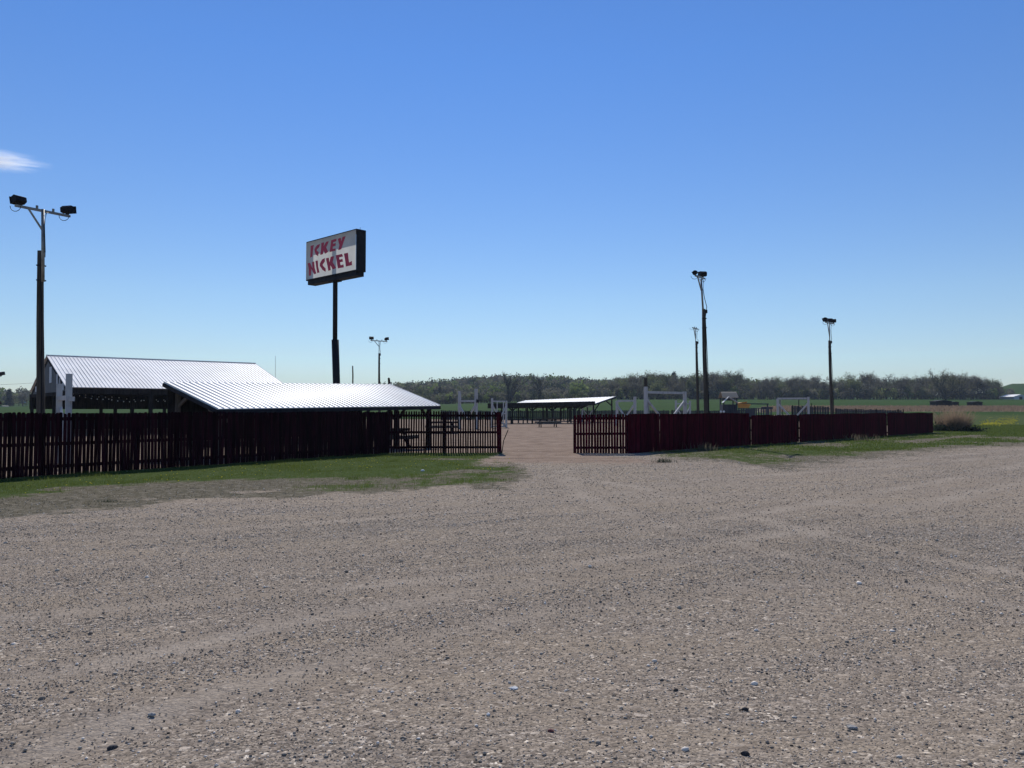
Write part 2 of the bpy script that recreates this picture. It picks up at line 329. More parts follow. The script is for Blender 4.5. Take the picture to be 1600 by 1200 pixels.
def ground_mat():
    m, b = new_mat('ground', 1.0, .02); nd, lk = nodes(m)
    def attr(n): a = nd.new('ShaderNodeAttribute'); a.attribute_name = n; return a.outputs['Fac']
    def math_(op, a, b_=None, c=None, clamp=False):
        q = nd.new('ShaderNodeMath'); q.operation = op; q.use_clamp = clamp
        for i, v in enumerate((a, b_, c)):
            if v is None: continue
            if isinstance(v, (int, float)): q.inputs[i].default_value = v
            else: lk.new(v, q.inputs[i])
        return q.outputs[0]
    def noise(scale, detail=5, vec=None, rough=.6):
        n = nd.new('ShaderNodeTexNoise'); n.inputs['Scale'].default_value = scale; n.inputs['Detail'].default_value = detail; n.inputs['Roughness'].default_value = rough
        lk.new(vec if vec else tc.outputs['Object'], n.inputs['Vector']); return n.outputs['Fac']
    def mixc(f, a, b_):
        q = nd.new('ShaderNodeMix'); q.data_type = 'RGBA'
        if isinstance(f, float): q.inputs['Factor'].default_value = f
        else: lk.new(f, q.inputs['Factor'])
        for s_, v in (('A', a), ('B', b_)):
            if isinstance(v, tuple): q.inputs[s_].default_value = (*v, 1)
            else: lk.new(v, q.inputs[s_])
        return q.outputs['Result']
    def rmp(f, st_): r = ramp(nd, st_); lk.new(f, r.inputs[0]); return r.outputs[0]
    tc = nd.new('ShaderNodeTexCoord')
    def mapped(rot, sc):
        mp = nd.new('ShaderNodeMapping'); mp.inputs['Rotation'].default_value = (0, 0, R(rot)); mp.inputs['Scale'].default_value = sc
        lk.new(tc.outputs['Object'], mp.inputs[0]); return mp.outputs[0]
    # gravel: individual stones by voronoi cells at three sizes
    def vor(scale, feat='F1', out='Color'):
        v = nd.new('ShaderNodeTexVoronoi'); v.inputs['Scale'].default_value = scale; v.feature = feat
        lk.new(tc.outputs['Object'], v.inputs['Vector']); return v
    v1, v2, v3 = vor(55), vor(22), vor(110)
    def chan(v): s_ = nd.new('ShaderNodeSeparateColor'); lk.new(v.outputs['Color'], s_.inputs[0]); return s_.outputs[0]
    st1 = rmp(chan(v1), [(0, (.06, .055, .052)), (.25, (.15, .132, .122)), (.6, (.225, .20, .182)), (.82, (.31, .28, .255)), (.93, (.5, .46, .42)), (1, (.68, .64, .60))])
    st3 = rmp(chan(v3), [(0, (.10, .09, .084)), (.5, (.20, .178, .16)), (1, (.38, .34, .31))])
    st2 = rmp(chan(v2), [(0, (.07, .062, .06)), (.3, (.19, .165, .15)), (.8, (.27, .24, .22)), (1, (.50, .46, .43))])
    dust = rmp(noise(30, 6), [(.3, (.19, .166, .143)), (.7, (.255, .225, .192))])
    big = mixc(rmp(noise(9, 5), [(.45, (0, 0, 0)), (.6, (1, 1, 1))]), st3, st1)
    big = mixc(rmp(noise(5, 6), [(.5, (0, 0, 0)), (.66, (.8, .8, .8))]), big, st2)
    s1 = noise(1.0, 5, mapped(33 * -1, (.25, 2.2, 1))); s2 = noise(1.0, 5, mapped(8, (.18, 1.8, 1))); s3 = noise(.35, 4)
    streak = math_('ADD', math_('MULTIPLY', s1, .45), math_('ADD', math_('MULTIPLY', s2, .3), math_('MULTIPLY', s3, .25)))
    sf = rmp(streak, [(.46, (0, 0, 0)), (.60, (.62, .62, .62))])
    grav = mixc(sf, big, dust)
    tone = rmp(streak, [(.38, (.90, .90, .91)), (.62, (1.04, 1.02, 1.0))])
    mt = nd.new('ShaderNodeMix'); mt.data_type = 'RGBA'; mt.blend_type = 'MULTIPLY'; mt.inputs['Factor'].default_value = 1
    lk.new(grav, mt.inputs['A']); lk.new(tone, mt.inputs['B']); grav = mt.outputs['Result']
    warm = nd.new('ShaderNodeMix'); warm.data_type = 'RGBA'; warm.blend_type = 'MULTIPLY'; warm.inputs['Factor'].default_value = 1
    lk.new(grav, warm.inputs['A']); warm.inputs['B'].default_value = (1.29, 1.20, 1.03, 1); grav = warm.outputs['Result']
    tkn = math_('MULTIPLY', attr('track'), rmp(noise(2.2, 6), [(.34, (.4, .4, .4)), (.54, (1, 1, 1))]))
    ring = math_('MULTIPLY', math_('MULTIPLY', attr('track'), math_('SUBTRACT', 1.0, attr('track'))), 1.3, None, True)
    rg = nd.new('ShaderNodeMix'); rg.data_type = 'RGBA'; rg.blend_type = 'MULTIPLY'; lk.new(ring, rg.inputs['Factor']); lk.new(grav, rg.inputs['A']); rg.inputs['B'].default_value = (.62, .60, .60, 1); grav = rg.outputs['Result']
    grav = mixc(math_('MULTIPLY', tkn, .95), grav, rmp(noise(40, 6), [(.3, (.27, .225, .18)), (.7, (.40, .34, .272))]))
    # packed dirt
    dirtc = rmp(math_('ADD', math_('MULTIPLY', noise(1.2, 8), .6), math_('MULTIPLY', noise(1., 6, mapped(12, (.15, 1.6, 1))), .4)), [(.38, (.17, .122, .09)), (.5, (.25, .185, .138)), (.65, (.31, .235, .18))])
    thatch = rmp(noise(6, 9, None, .8), [(.36, (.028, .032, .016)), (.5, (.088, .080, .052)), (.62, (.22, .195, .15))])
    grass = rmp(noise(7, 8, None, .7), [(.3, (.022, .042, .010)), (.52, (.048, .080, .016)), (.7, (.11, .115, .05))])
    field = rmp(math_('ADD', math_('MULTIPLY', noise(.05, 6), .5), math_('MULTIPLY', noise(.6, 6), .5)), [(.35, (.009, .040, .001)), (.6, (.018, .066, .003)), (.75, (.040, .088, .006))])
    reedc = rmp(noise(.8, 8, None, .8), [(.3, (.10, .07, .05)), (.5, (.22, .165, .12)), (.7, (.36, .29, .21))])
    br = noise(3.5, 6, None, .7); off = math_('MULTIPLY', math_('SUBTRACT', br, .5), 1.9)
    def soft(a): return math_('MULTIPLY', math_('SUBTRACT', math_('ADD', a, off), .36), 3.2, None, True)
    col = mixc(math_('MULTIPLY', soft(attr('dead')), .85), grav, thatch)
    col = mixc(soft(attr('dirt')), col, dirtc)
    gcol = mixc(attr('fieldm'), grass, field)
    col = mixc(math_('MULTIPLY', soft(attr('green')), .93), col, gcol)
    col = mixc(soft(attr('brown')), col, reedc)
    lk.new(col, b.inputs['Base Color'])
    # bump
    def bump(h, dist, strg, nrm=None):
        q = nd.new('ShaderNodeBump'); q.inputs['Distance'].default_value = dist; q.inputs['Strength'].default_value = strg
        lk.new(h, q.inputs['Height'])
        if nrm: lk.new(nrm, q.inputs['Normal'])
        return q.outputs[0]
    h1 = math_('SUBTRACT', 1.0, v1.outputs['Distance'])
    b1 = bump(h1, .008, .6); b2 = bump(math_('SUBTRACT', 1.0, v2.outputs['Distance']), .012, .45, b1)
    b3 = bump(noise(3, 8), .05, .5, b2)
    lk.new(b3, b.inputs['Normal'])
    return m
GM = ground_mat()
fieldm = sstep(110, 125, V[:, 1])
def sheet(name, r0, r1):
    sub = idx[r0:r1 + 1]; vid = sub.ravel(); loc = np.arange(len(vid)).reshape(sub.shape)
    F = np.stack([loc[:-1, :-1], loc[:-1, 1:], loc[1:, 1:], loc[1:, :-1]], -1).reshape(-1, 4)
    o = npmesh(name, V[vid], F, [GM], {'green': g_[vid], 'dead': d_[vid], 'dirt': dirt_[vid], 'brown': brown_[vid], 'fieldm': fieldm[vid], 'track': trk[vid]}, smooth=True)
    return tag(o, kind='structure')
assert abs(xs).max() < 1390
r_a = int(np.searchsorted(ys, 121)); r_b = int(np.searchsorted(ys, 362))
sheet('gravel_lot', 0, r_a); sheet('green_field', r_a, r_b); sheet('hills', r_b, ny - 1)

# ------------------------------------------------------------------ scattered gravel stones and grass blades
def ico():
    p = (1 + 5 ** .5) / 2
    v = np.array([(-1, p, 0), (1, p, 0), (-1, -p, 0), (1, -p, 0), (0, -1, p), (0, 1, p), (0, -1, -p), (0, 1, -p), (p, 0, -1), (p, 0, 1), (-p, 0, -1), (-p, 0, 1)], float)
    f = np.array([(0, 11, 5), (0, 5, 1), (0, 1, 7), (0, 7, 10), (0, 10, 11), (1, 5, 9), (5, 11, 4), (11, 10, 2), (10, 7, 6), (7, 1, 8), (3, 9, 4), (3, 4, 2), (3, 2, 6), (3, 6, 8), (3, 8, 9), (4, 9, 5), (2, 4, 11), (6, 2, 10), (8, 6, 7), (9, 8, 1)])
    return v / np.linalg.norm(v[0]), f
IV, IF = ico()
def stone_mat():
    m, b = new_mat('gravel_stone', .85, .25); nd, lk = nodes(m)
    a = nd.new('ShaderNodeAttribute'); a.attribute_name = 'tone'
    r = ramp(nd, [(0, (.038, .030, .025)), (.22, (.15, .122, .096)), (.55, (.275, .232, .186)), (.85, (.41, .36, .29)), (1, (.80, .72, .62))])
    lk.new(a.outputs['Fac'], r.inputs[0]); lk.new(r.outputs[0], b.inputs['Base Color']); return m
SM = stone_mat()
OV = np.array([(1, 0, 0), (-1, 0, 0), (0, 1, 0), (0, -1, 0), (0, 0, 1), (0, 0, -1)], float); OF = np.array([(0, 2, 4), (2, 1, 4), (1, 3, 4), (3, 0, 4), (2, 0, 5), (1, 2, 5), (3, 1, 5), (0, 3, 5)])
def make_stones(X, Y, r, name, IV=IV, IF=IF):
    nv = len(IV)
    n = len(X); Z = ground_z(X, Y)
    sc = np.stack([r * rng.uniform(.7, 1.3, n), r * rng.uniform(.6, 1.1, n), r * rng.uniform(.4, .8, n)], 1)
    vv = IV[None] * rng.uniform(.75, 1.15, (n, nv, 1)) * sc[:, None, :]
    a = rng.uniform(0, 6.283, n); c, s_ = np.cos(a)[:, None], np.sin(a)[:, None]
    x = vv[..., 0] * c - vv[..., 1] * s_ + X[:, None]; y = vv[..., 0] * s_ + vv[..., 1] * c + Y[:, None]
    z = vv[..., 2] + (Z + sc[:, 2] * .35)[:, None]
    VV = np.stack([x, y, z], -1).reshape(-1, 3)
    FF = (IF[None] + (np.arange(n) * nv)[:, None, None]).reshape(-1, 3)
    tone = np.repeat(np.clip(rng.normal(.66, .25, n), 0, 1), nv)
    return npmesh(name, VV, FF, [SM], {'tone': tone})
def scatter(n, y0, y1, dens_fn, halfw=.72):
    Y = np.sqrt(rng.uniform(y0 ** 2, y1 ** 2, n)); X = rng.uniform(-1, 1, n) * (halfw * Y + .8)
    k = rng.uniform(0, 1, n) < dens_fn(X, Y)
    return X[k], Y[k]
def streakn(X, Y):
    a1 = R(33); u1 = -X * math.sin(a1) + Y * math.cos(a1); w1 = X * math.cos(a1) + Y * math.sin(a1)
    return .6 * vnoise(u1 * 2.6, w1 * .22, 41) + .4 * fbm(X * 1.3, Y * 1.3, 42)
def dens(X, Y):
    g, dd, di, br = masks(X, Y, np.zeros_like(X))
    return (.5 + .5 * sstep(.36, .66, streakn(X, Y))) * np.clip(1 - 1.2 * g - .7 * dd, .02, 1) * np.clip(1 - .9 * di, .05, 1) * (1 - .75 * track_amount(X, Y))
dnear = lambda X, Y: dens(X, Y) * sstep(14, 9, Y)
dfar = lambda X, Y: dens(X, Y) * sstep(8.5, 13.5, Y) * sstep(34, 24, Y)
X1, Y1 = scatter(6500, 2.6, 14, dnear); X2, Y2 = scatter(3000, 8.5, 34, dfar)
rr = np.concatenate([.0055 + .0036 * rng.exponential(1, len(X1)), .009 + .005 * rng.exponential(.8, len(X2))])
stn = make_stones(np.concatenate([X1, X2]), np.concatenate([Y1, Y2]), np.clip(rr, .004, .026), 'gravel_stones')
tag(stn, 'scattered larger pebbles strewn over the gravel lot', 'gravel', kind='stuff')
X1, Y1 = scatter(600000, 2.6, 14, dnear); X2, Y2 = scatter(230000, 8.5, 34, dfar)
rr = np.concatenate([.0028 + .0024 * rng.exponential(.8, len(X1)), .0055 + .0045 * rng.exponential(.8, len(X2))])
stn = make_stones(np.concatenate([X1, X2]), np.concatenate([Y1, Y2]), np.clip(rr, .002, .018), 'gravel_chips', OV, OF)
tag(stn, 'fine loose grey and pinkish gravel chips covering the lot', 'gravel', kind='stuff')
ct, st = math.cos(R(PITCH)), math.sin(R(PITCH))

def make_blades(X, Y, h, w, name, mat, lean=.35, zf=ground_z):
    n = len(X); Z = zf(X, Y) - .004; a = rng.uniform(0, 6.283, n); la = rng.uniform(0, 6.283, n); l = h * rng.uniform(0, lean, n)
    dx, dy = np.cos(a) * w / 2, np.sin(a) * w / 2; ox, oy = np.cos(la) * l, np.sin(la) * l
    P = np.stack([np.stack([X - dx, Y - dy, Z], 1), np.stack([X + dx, Y + dy, Z], 1),
                  np.stack([X + dx * .7 + ox * .4, Y + dy * .7 + oy * .4, Z + h * .6], 1), np.stack([X - dx * .7 + ox * .4, Y - dy * .7 + oy * .4, Z + h * .6], 1),
                  np.stack([X + ox, Y + oy, Z + h], 1)], 1).reshape(-1, 3)
    b0 = (np.arange(n) * 5)[:, None]
    F = np.concatenate([b0 + np.array([0, 1, 2]), b0 + np.array([0, 2, 3]), b0 + np.array([3, 2, 4])], 0)
    return npmesh(name, P, F, [mat])
def gmask(th):
    def f(X, Y):
        g, dd, di, br = masks(X, Y, np.zeros_like(X)); return np.clip((g - th) * 1.6, 0, 1) * (.35 + .65 * vnoise(X * 3, Y * 3, 61))
    return f
def dmask(X, Y):
    g, dd, di, br = masks(X, Y, np.zeros_like(X)); return np.clip(dd - .2 - g, 0, 1) * .5
ax, ay = scatter(420000, 12, 32, gmask(.2), .8)
bx, by = scatter(380000, 30, 80, gmask(.2), .8)
o = make_blades(np.concatenate([ax, bx]), np.concatenate([ay, by]),
                np.concatenate([rng.uniform(.02, .07, len(ax)) * (.35 + 1.5 * vnoise(ax * 1.6, ay * 1.6, 62) ** 2), rng.uniform(.04, .09, len(bx))]),
                np.concatenate([np.full(len(ax), .009), np.full(len(bx), .03)]), 'grass', M['blade'])
tag(o, 'short green spring grass along the fence', 'grass', kind='stuff')
ax, ay = scatter(160000, 11, 50, dmask, .8)
o = make_blades(ax, ay, rng.uniform(.012, .05, len(ax)) * (.4 + 1.2 * vnoise(ax * 2, ay * 2, 71)), np.full(len(ax), .014), 'dead_grass', M['deadblade'], 1.2)
tag(o, 'matted dead grass between the green verge and the gravel', 'dead grass', kind='stuff')
# dandelions (a few strewn on the verge, a dense yellow band far right)
def dandelions():
    n = 150; X = rng.uniform(-10, 0, n); d = rng.uniform(2.4, 8.5, n); Y = fence_line_Y(X) - d
    n2 = 700; tt = rng.uniform(0, 1, n2); c0 = at(1545, 664, 0 + 80); 
    pxs = 1530 + 62 * rng.beta(1.4, 1.4, n2); pys = 664 - (pxs - 1530) * .055 + rng.normal(0, 1.7, n2)
    Y2 = 1.6 * 1200 / (pys - 640); X2 = (pxs - 800) / 1200 * Y2
    X = np.concatenate([X, X2]); Y = np.concatenate([Y, Y2]); Z = ground_z(X, Y)
    r = np.concatenate([rng.uniform(.012, .022, n), rng.uniform(.03, .06, n2)]); h = np.concatenate([np.full(n, .05), np.full(n2, .12)])
    c = np.stack([X, Y, Z + h], 1)
    vv = IV[None] * (r[:, None, None]) * np.array([1, 1, .5]) + c[:, None]
    F = (IF[None] + (np.arange(len(X)) * 12)[:, None, None]).reshape(-1, 3)
    return npmesh('dandelions', vv.reshape(-1, 3), F, [M['dand']])
tag(dandelions(), 'yellow dandelion flowers dotted through the grass', 'flowers', kind='stuff')

def rock(px, py, r, tone, label, flat=.6):
    p = at(px, py, 1.6 * 1200 / (py - 640)); b = MB(); rs = random.Random(int(px))
    vs = [Vector(v) for v in IV]; import bmesh
    bm = bmesh.new(); bmesh.ops.create_icosphere(bm, subdivisions=2, radius=1)
    for v in bm.verts:
        n = math.sin(v.co.x * 3 + px) * .12 + math.cos(v.co.y * 4 + py) * .12 + rs.uniform(-.06, .06)
        v.co = Vector((v.co.x * 1.25, v.co.y * .85, v.co.z * flat)) * (1 + n) * r
    me = bpy.data.meshes.new('rock'); bm.to_mesh(me); bm.free()
    me.materials.append(tone); o = bpy.data.objects.new('rock', me); S.collection.objects.link(o)
    o.location = (p.x, p.y, gz(p.x, p.y) + r * flat * .45); o.rotation_euler = (0.1, .1, rs.uniform(0, 3))
    tag(o, label, 'rock', 'larger rocks in the gravel')
RW = noise_mat('rock_white', (.6, .6, .58), (.72, .72, .7), 20, .8, .2, bump=.3)
def clump(px, py, h, w, n, mat, name, label, cat, up=.6):
    p = at(px, py, 1920 / (py - 640)); r0 = np.random.default_rng(int(px)); X = p.x + r0.normal(0, w, n); Y = p.y + r0.normal(0, w * .5, n)
    global rng; o = make_blades(X, Y, h * r0.uniform(.4, 1.1, n), np.full(n, h * .07), name, mat, up); tag(o, label, cat, kind='stuff')
clump(1037, 722, .16, .16, 160, M['l_dark'], 'weed', 'dark green weed clump alone in front of the right red fence', 'weed', 1.0)
clump(1100, 704, .35, .35, 90, M['deadblade'], 'dry_weeds', 'dry pale stalks at the foot of the right red fence', 'weed')
clump(1345, 688, .4, .5, 90, M['deadblade'], 'dry_weeds', 'pale dry weeds at the base of the long solid red fence section', 'weed')
clump(170, 783, .07, .12, 120, M['l_dark'], 'weed', 'low dark weed in dead grass below the left fence', 'weed', 1.0)
clump(560, 748, .10, .25, 120, M['blade'], 'grass_tuft', 'tuft of grass in the bare ground before the shelter', 'grass tuft')
RP = noise_mat('rock_pale', (.33, .31, .28), (.45, .42, .38), 20, .8, .2, bump=.4)
RD = noise_mat('rock_dark', (.03, .03, .034), (.07, .066, .066), 20, .85, .2, bump=.4)
rock(803, 1073, .019, RW, 'bright white flat stone alone in the middle foreground gravel', .45)
rock(660, 736, .055, RW, 'pale stone lying in the grass left of the gateway')
rock(763, 1112, .013, RW, 'small white stone just below the bright white flat one')
rock(237, 1112, .017, RP, 'rounded pale grey stone in the left foreground gravel')
rock(175, 1158, .019, RD, 'dark angular rock lowest at the left foreground')
rock(1164, 1099, .016, RD, 'dark stone in gravel right of the bright white stone')
rock(1331, 1126, .020, RP, 'grey pebble in gravel at lower right foreground', .6)
rock(1164, 1167, .019, RD, 'squarish dark stone near the bottom edge right of centre')
rock(861, 1135, .014, noise_mat('rock_red', (.14, .05, .05), (.2, .08, .07), 15, .8, .2), 'small reddish stone in gravel below the bright white one')

# ------------------------------------------------------------------ red picket fences
def picket_run(p0, p1, h0, h1, pitch, width, root, post_every=2.4, gaps=(), rails=3, bay_posts=True, z_jit=.012, fm='fence'):
    p0 = Vector(p0); p1 = Vector(p1); L = (p1 - p0).length; d = (p1 - p0).normalized(); nrm = Vector((d.y, -d.x))  # toward camera side
    if nrm.y > 0: nrm = -nrm
    rz = math.atan2(d.y, d.x); nb = max(1, round(L / post_every))
    rs = random.Random(int(p0.x * 37 + p0.y * 11))
    n = int(L / pitch); bays = [MB() for _ in range(nb)]
    for i in range(n + 1):
        s = i * L / n
        h = h0 + (h1 - h0) * s / L + rs.uniform(-z_jit, z_jit) + .012 * math.sin(s * 1.3) + (rs.uniform(-.05, .03) if rs.random() < .05 else 0)
        lean = rs.gauss(0, .010); w = width * rs.uniform(.94, 1.04) * (.45 if any(a <= s < b for a, b in gaps) else 1); t = .018
        c = p0 + d * (s + rs.uniform(-.004, .004)); g = gz(c.x, c.y) + rs.uniform(-.05, .0)
        def P(u, z, o): q = c + d * (u + lean * (z - .7)) + nrm * (o + .02); return (q.x, q.y, z)
        prof = [(-w / 2, g), (w / 2, g), (w / 2, h - .03), (w / 2 - .018, h), (-w / 2 + .018, h), (-w / 2, h - .03)]
        bays[min(nb - 1, int(s / L * nb))].prism([P(u, z, t / 2) for u, z in prof], nrm.to_3d() * -t)
    for b in bays:
        if b.v: b.build('picket_panel', M[fm], root)
    zs = {3: (.14, .5, .9), 2: (.2, .85)}[rails]
    for k in zs:
        b = MB(); a, e = p0 - nrm * .025, p1 - nrm * .025
        b.beam((a.x, a.y, h0 * k), (e.x, e.y, h1 * k), .038, .085); b.build('rail', M['fence_in'], root)
    if bay_posts:
        for i in range(nb + 1):
            c = p0 + d * (L * i / nb) - nrm * .1; h = h0 + (h1 - h0) * i / nb - .05
            b = MB(); b.box((c.x, c.y, h / 2), (.1, .1, h), rz); b.build('post', M['fence_in'], root)
A0 = Vector((-11.9 - .569 * 6, 17.8 - .822 * 6)); A1 = Vector((-4.65, 28.25)); B1 = Vector((-.44, 28.35))
LF = thing('picket_fence', (A0.x, A0.y, 0), 'long dark red picket fence left of the gateway, in front of the shelter', 'fence', 'red picket fences')
picket_run(A0, A1, 1.52, 1.53, .0945, .081, LF, 2.4, fm='fence_dark')
picket_run(A1 + Vector((.05, 0)), B1, 1.535, 1.53, .089, .057, LF, 2.1, fm='fence_dark')
b = MB(); b.beam((B1.x - .02, B1.y + .02, 0), (B1.x - .07, B1.y + .02, 1.5), .16, .13); b.build('post', M['fence'], LF, label='thick end post at the gateway')
b = MB(); b.tube([(B1.x + .07, B1.y, 0), (B1.x + .13, B1.y - .02, .45), (B1.x + .30, B1.y, .86)], .016, 6); b.build('stick', M['bark'], LF, label='bare stick leaning at the end post')
RF = thing('picket_fence', (2.3, 28.3, 0), 'dark red board fence just right of the gateway with open pickets at its left end', 'fence', 'red picket fences')
picket_run((2.32, 28.3), (4.3, 28.35), 1.41, 1.43, .1, .081, RF, 2.2, z_jit=.02)
picket_run((4.36, 28.36), (10.62, 34.6), 1.44, 1.45, .1, .098, RF, 2.2, gaps=((1.84, 1.94),), z_jit=.008)
for (a, e, h0, h1, lab) in (((10.85, 34.85), (14.0, 37.9), 1.335, 1.36, 'short lower dark red fence panel between two narrow gaps right of the gateway'),
                            ((14.28, 38.2), (22.7, 46.7), 1.36, 1.40, 'long dark red solid board fence section standing in front of the white goal frame'),
                            ((22.9, 46.9), (29.2, 53.4), 1.40, 1.38, 'farthest dark red board fence section, ending beside the dry bush')):
    o = thing('picket_fence', (a[0], a[1], 0), lab, 'fence', 'red picket fences')
    picket_run(a, e, h0, h1, .1, .098, o, 2.3, gaps=((1.86, 1.96),) if h0 < 1.34 else (), z_jit=.006)

# grey back fence and low dark side fence of the yard
def board_fence(name, pts, h, mat, label, pitch=.16, wd=.15, group=None):
    pts = [Vector(p) for p in pts]; root = thing(name, (pts[0].x, pts[0].y, gz(*pts[0])), label, 'fence', group)
    rs = random.Random(5)
    for p0, p1 in zip(pts[:-1], pts[1:]):
        L = (p1 - p0).length; d = (p1 - p0) / L; n = int(L / pitch); b = MB(); rz = math.atan2(d.y, d.x)
        for i in range(n):
            c = p0 + d * (i * pitch); hh = h * rs.uniform(.94, 1.0); g = gz(c.x, c.y); b.box((c.x, c.y, g + hh / 2), (wd * rs.uniform(.85, 1), .02, hh), rz)
        b.build('board_panel', mat, root)
        r = MB()
        for k in (.25, .8): r.beam((p0.x, p0.y + .04, gz(p0.x, p0.y) + h * k), (p1.x, p1.y + .04, gz(p1.x, p1.y) + h * k), .05, .1)
        r.build('rail', M['dwood'], root)
        for i in range(int(L / 2.6) + 1):
            c = p0 + d * min(L, i * 2.6); q = MB(); g = gz(c.x, c.y); q.box((c.x, c.y - .05, g + h * .52), (.11, .08, h * 1.04), rz); q.build('post', M['dwood'], root)
    return root
def gp(px, Y): return ((px - 800) / 1200 * Y, Y)
board_fence('board_fence', [gp(690, 117), gp(1050, 117), gp(1184, 112)], 1.42, M['greyfence'], 'grey weathered board fence at the back of the dirt yard behind the far pavilion', .3, .27, 'grey yard fences')
board_fence('board_fence', [gp(1238, 98), gp(1300, 96)], 1.78, M['greyfence'], 'short grey board fence behind the rightmost white goal frame', .3, .27, 'grey yard fences')
board_fence('board_fence', [gp(1306, 95), gp(1412, 88)], 1.5, M['greyfence'], 'low grey board fence just showing above the red fence right of the rightmost light pole', .3, .27, 'grey yard fences')
board_fence('board_fence', [(-44, 39), gp(108, 47)], 1.38, M['dwood'], 'low dark board fence left of the barn, seen through the red pickets', .2, .2, 'grey yard fences')

# ------------------------------------------------------------------ ribbed metal roofs
def ribbed(b, e0, e1, r1, r0, rib=.229, t=.03, rw=.018, rh=.029):
    """e0,e1 eave ends ; r0,r1 ridge ends"""
    e0, e1, r0, r1 = map(Vector, (e0, e1, r0, r1)); b.slab([e0, e1, r1, r0], t)
    nrm = (e1 - e0).cross(r0 - e0).normalized(); n = int((e1 - e0).length / rib)
    if nrm.z < 0: nrm = -nrm
    for i in range(n + 1):
        k = min(.999, max(.001, i / n)); a = e0.lerp(e1, k) + nrm * rh / 2; c = r0.lerp(r1, k) + nrm * rh / 2
        b.beam(a, c, rw, rh, nrm)

# near shelter
EL = Vector(at(340, 638.5, 24)); ER = Vector(at(688, 633.5, 33)); TLs = Vector(at(256, 597, 25.64)); TRs = Vector(at(609, 600.5, 34.6))
sh = thing('picnic_shelter', (EL.x, EL.y, 0), 'low open picnic shelter with white ribbed metal roof right behind the long red fence', 'shelter')
b = MB(); ribbed(b, EL, ER, TRs, TLs); b.build('roof', M['roof'], sh)
b = MB(); dn = Vector((0, 0, 1)); ud = (ER - EL).normalized(); vd = (TLs - EL).normalized()
b.beam(EL - dn * .10 - ud * .02, ER - dn * .10, .04, .12); b.build('fascia', M['trim'], sh)
b = MB(); b.beam(EL - dn * .09 - ud * .03, TLs - dn * .09 - ud * .03, .04, .12); b.beam(ER - dn * .09, TRs - dn * .09, .04, .12); b.beam(TLs - dn * .1, TRs - dn * .1, .04, .14)
b.build('fascia', M['trim'], sh)
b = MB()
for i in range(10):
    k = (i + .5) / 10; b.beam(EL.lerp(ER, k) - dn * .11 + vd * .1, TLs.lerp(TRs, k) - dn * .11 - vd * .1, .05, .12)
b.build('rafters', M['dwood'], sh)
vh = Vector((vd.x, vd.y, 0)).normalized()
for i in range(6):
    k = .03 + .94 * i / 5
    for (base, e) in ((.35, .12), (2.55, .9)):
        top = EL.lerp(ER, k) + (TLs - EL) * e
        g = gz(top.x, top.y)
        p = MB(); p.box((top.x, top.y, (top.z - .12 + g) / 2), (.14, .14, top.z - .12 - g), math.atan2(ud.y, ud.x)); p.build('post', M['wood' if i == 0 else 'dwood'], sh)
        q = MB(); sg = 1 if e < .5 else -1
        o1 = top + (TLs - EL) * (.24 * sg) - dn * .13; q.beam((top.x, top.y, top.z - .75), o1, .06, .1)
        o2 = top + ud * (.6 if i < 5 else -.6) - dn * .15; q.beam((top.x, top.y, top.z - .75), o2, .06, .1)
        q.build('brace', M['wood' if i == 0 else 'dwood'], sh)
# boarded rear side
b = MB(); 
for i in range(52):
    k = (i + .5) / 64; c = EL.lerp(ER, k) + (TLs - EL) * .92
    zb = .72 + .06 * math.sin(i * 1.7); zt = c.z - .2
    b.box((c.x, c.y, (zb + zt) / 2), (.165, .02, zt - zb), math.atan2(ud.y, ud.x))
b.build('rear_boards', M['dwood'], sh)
# tables
def picnic_table(loc, rz, label, group='picnic tables'):
    t = thing('picnic_table', loc, label, 'picnic table', group, rz)
    parts = []
    b = MB()
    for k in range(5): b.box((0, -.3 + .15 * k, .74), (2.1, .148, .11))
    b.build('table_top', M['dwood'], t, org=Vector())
    for s in (-1, 1):
        b = MB(); b.box((0, s * .68, .44), (2.15, .135, .15)); b.box((0, s * .82, .44), (2.15, .12, .15)); b.build('bench', M['twood'], t, org=Vector())
        b = MB(); x = s * .7
        b.beam((x, -.28, .72), (x, -.62, 0), .07, .14); b.beam((x, .28, .72), (x, .62, 0), .07, .14)
        b.beam((x + .05, -.85, .39), (x + .05, .85, .39), .045, .1); b.beam((x + .05, -.34, .69), (x + .05, .34, .69), .045, .08); b.build('leg_frame', M['dwood'], t, org=Vector())
    return t
def copy_tree(o, parent=None):
    c = o.copy(); S.collection.objects.link(c); c.parent = parent
    for ch in list(o.children): copy_tree(ch, c)
    return c
T0 = picnic_table((3.25, 70, 0), .12, 'wooden picnic table standing alone on the dirt in the gateway opening')
def tbl(x, y, rz, label):
    c = copy_tree(T0); c.location = (x, y, gz(x, y)); c.rotation_euler = (0, 0, rz); c['label'] = label
tbl((690 - 800) / 1200 * 52, 52, .15, 'pale picnic table in the yard seen through the pickets left of the gateway')
tbl((808 - 800) / 1200 * 88.5, 88.5, .05, 'picnic table under the left end of the far dark pavilion')
fdir = math.atan2(ud.y, ud.x)
for k, lab in ((.12, 'first picnic table in the shade at the left end of the near shelter'), (.36, 'second picnic table from the left under the near shelter'),
               (.60, 'third picnic table from the left under the near shelter'), (.84, 'last picnic table at the right end of the near shelter')):
    c = EL.lerp(ER, k) + (TLs - EL) * .5; tbl(c.x, c.y, fdir, lab)

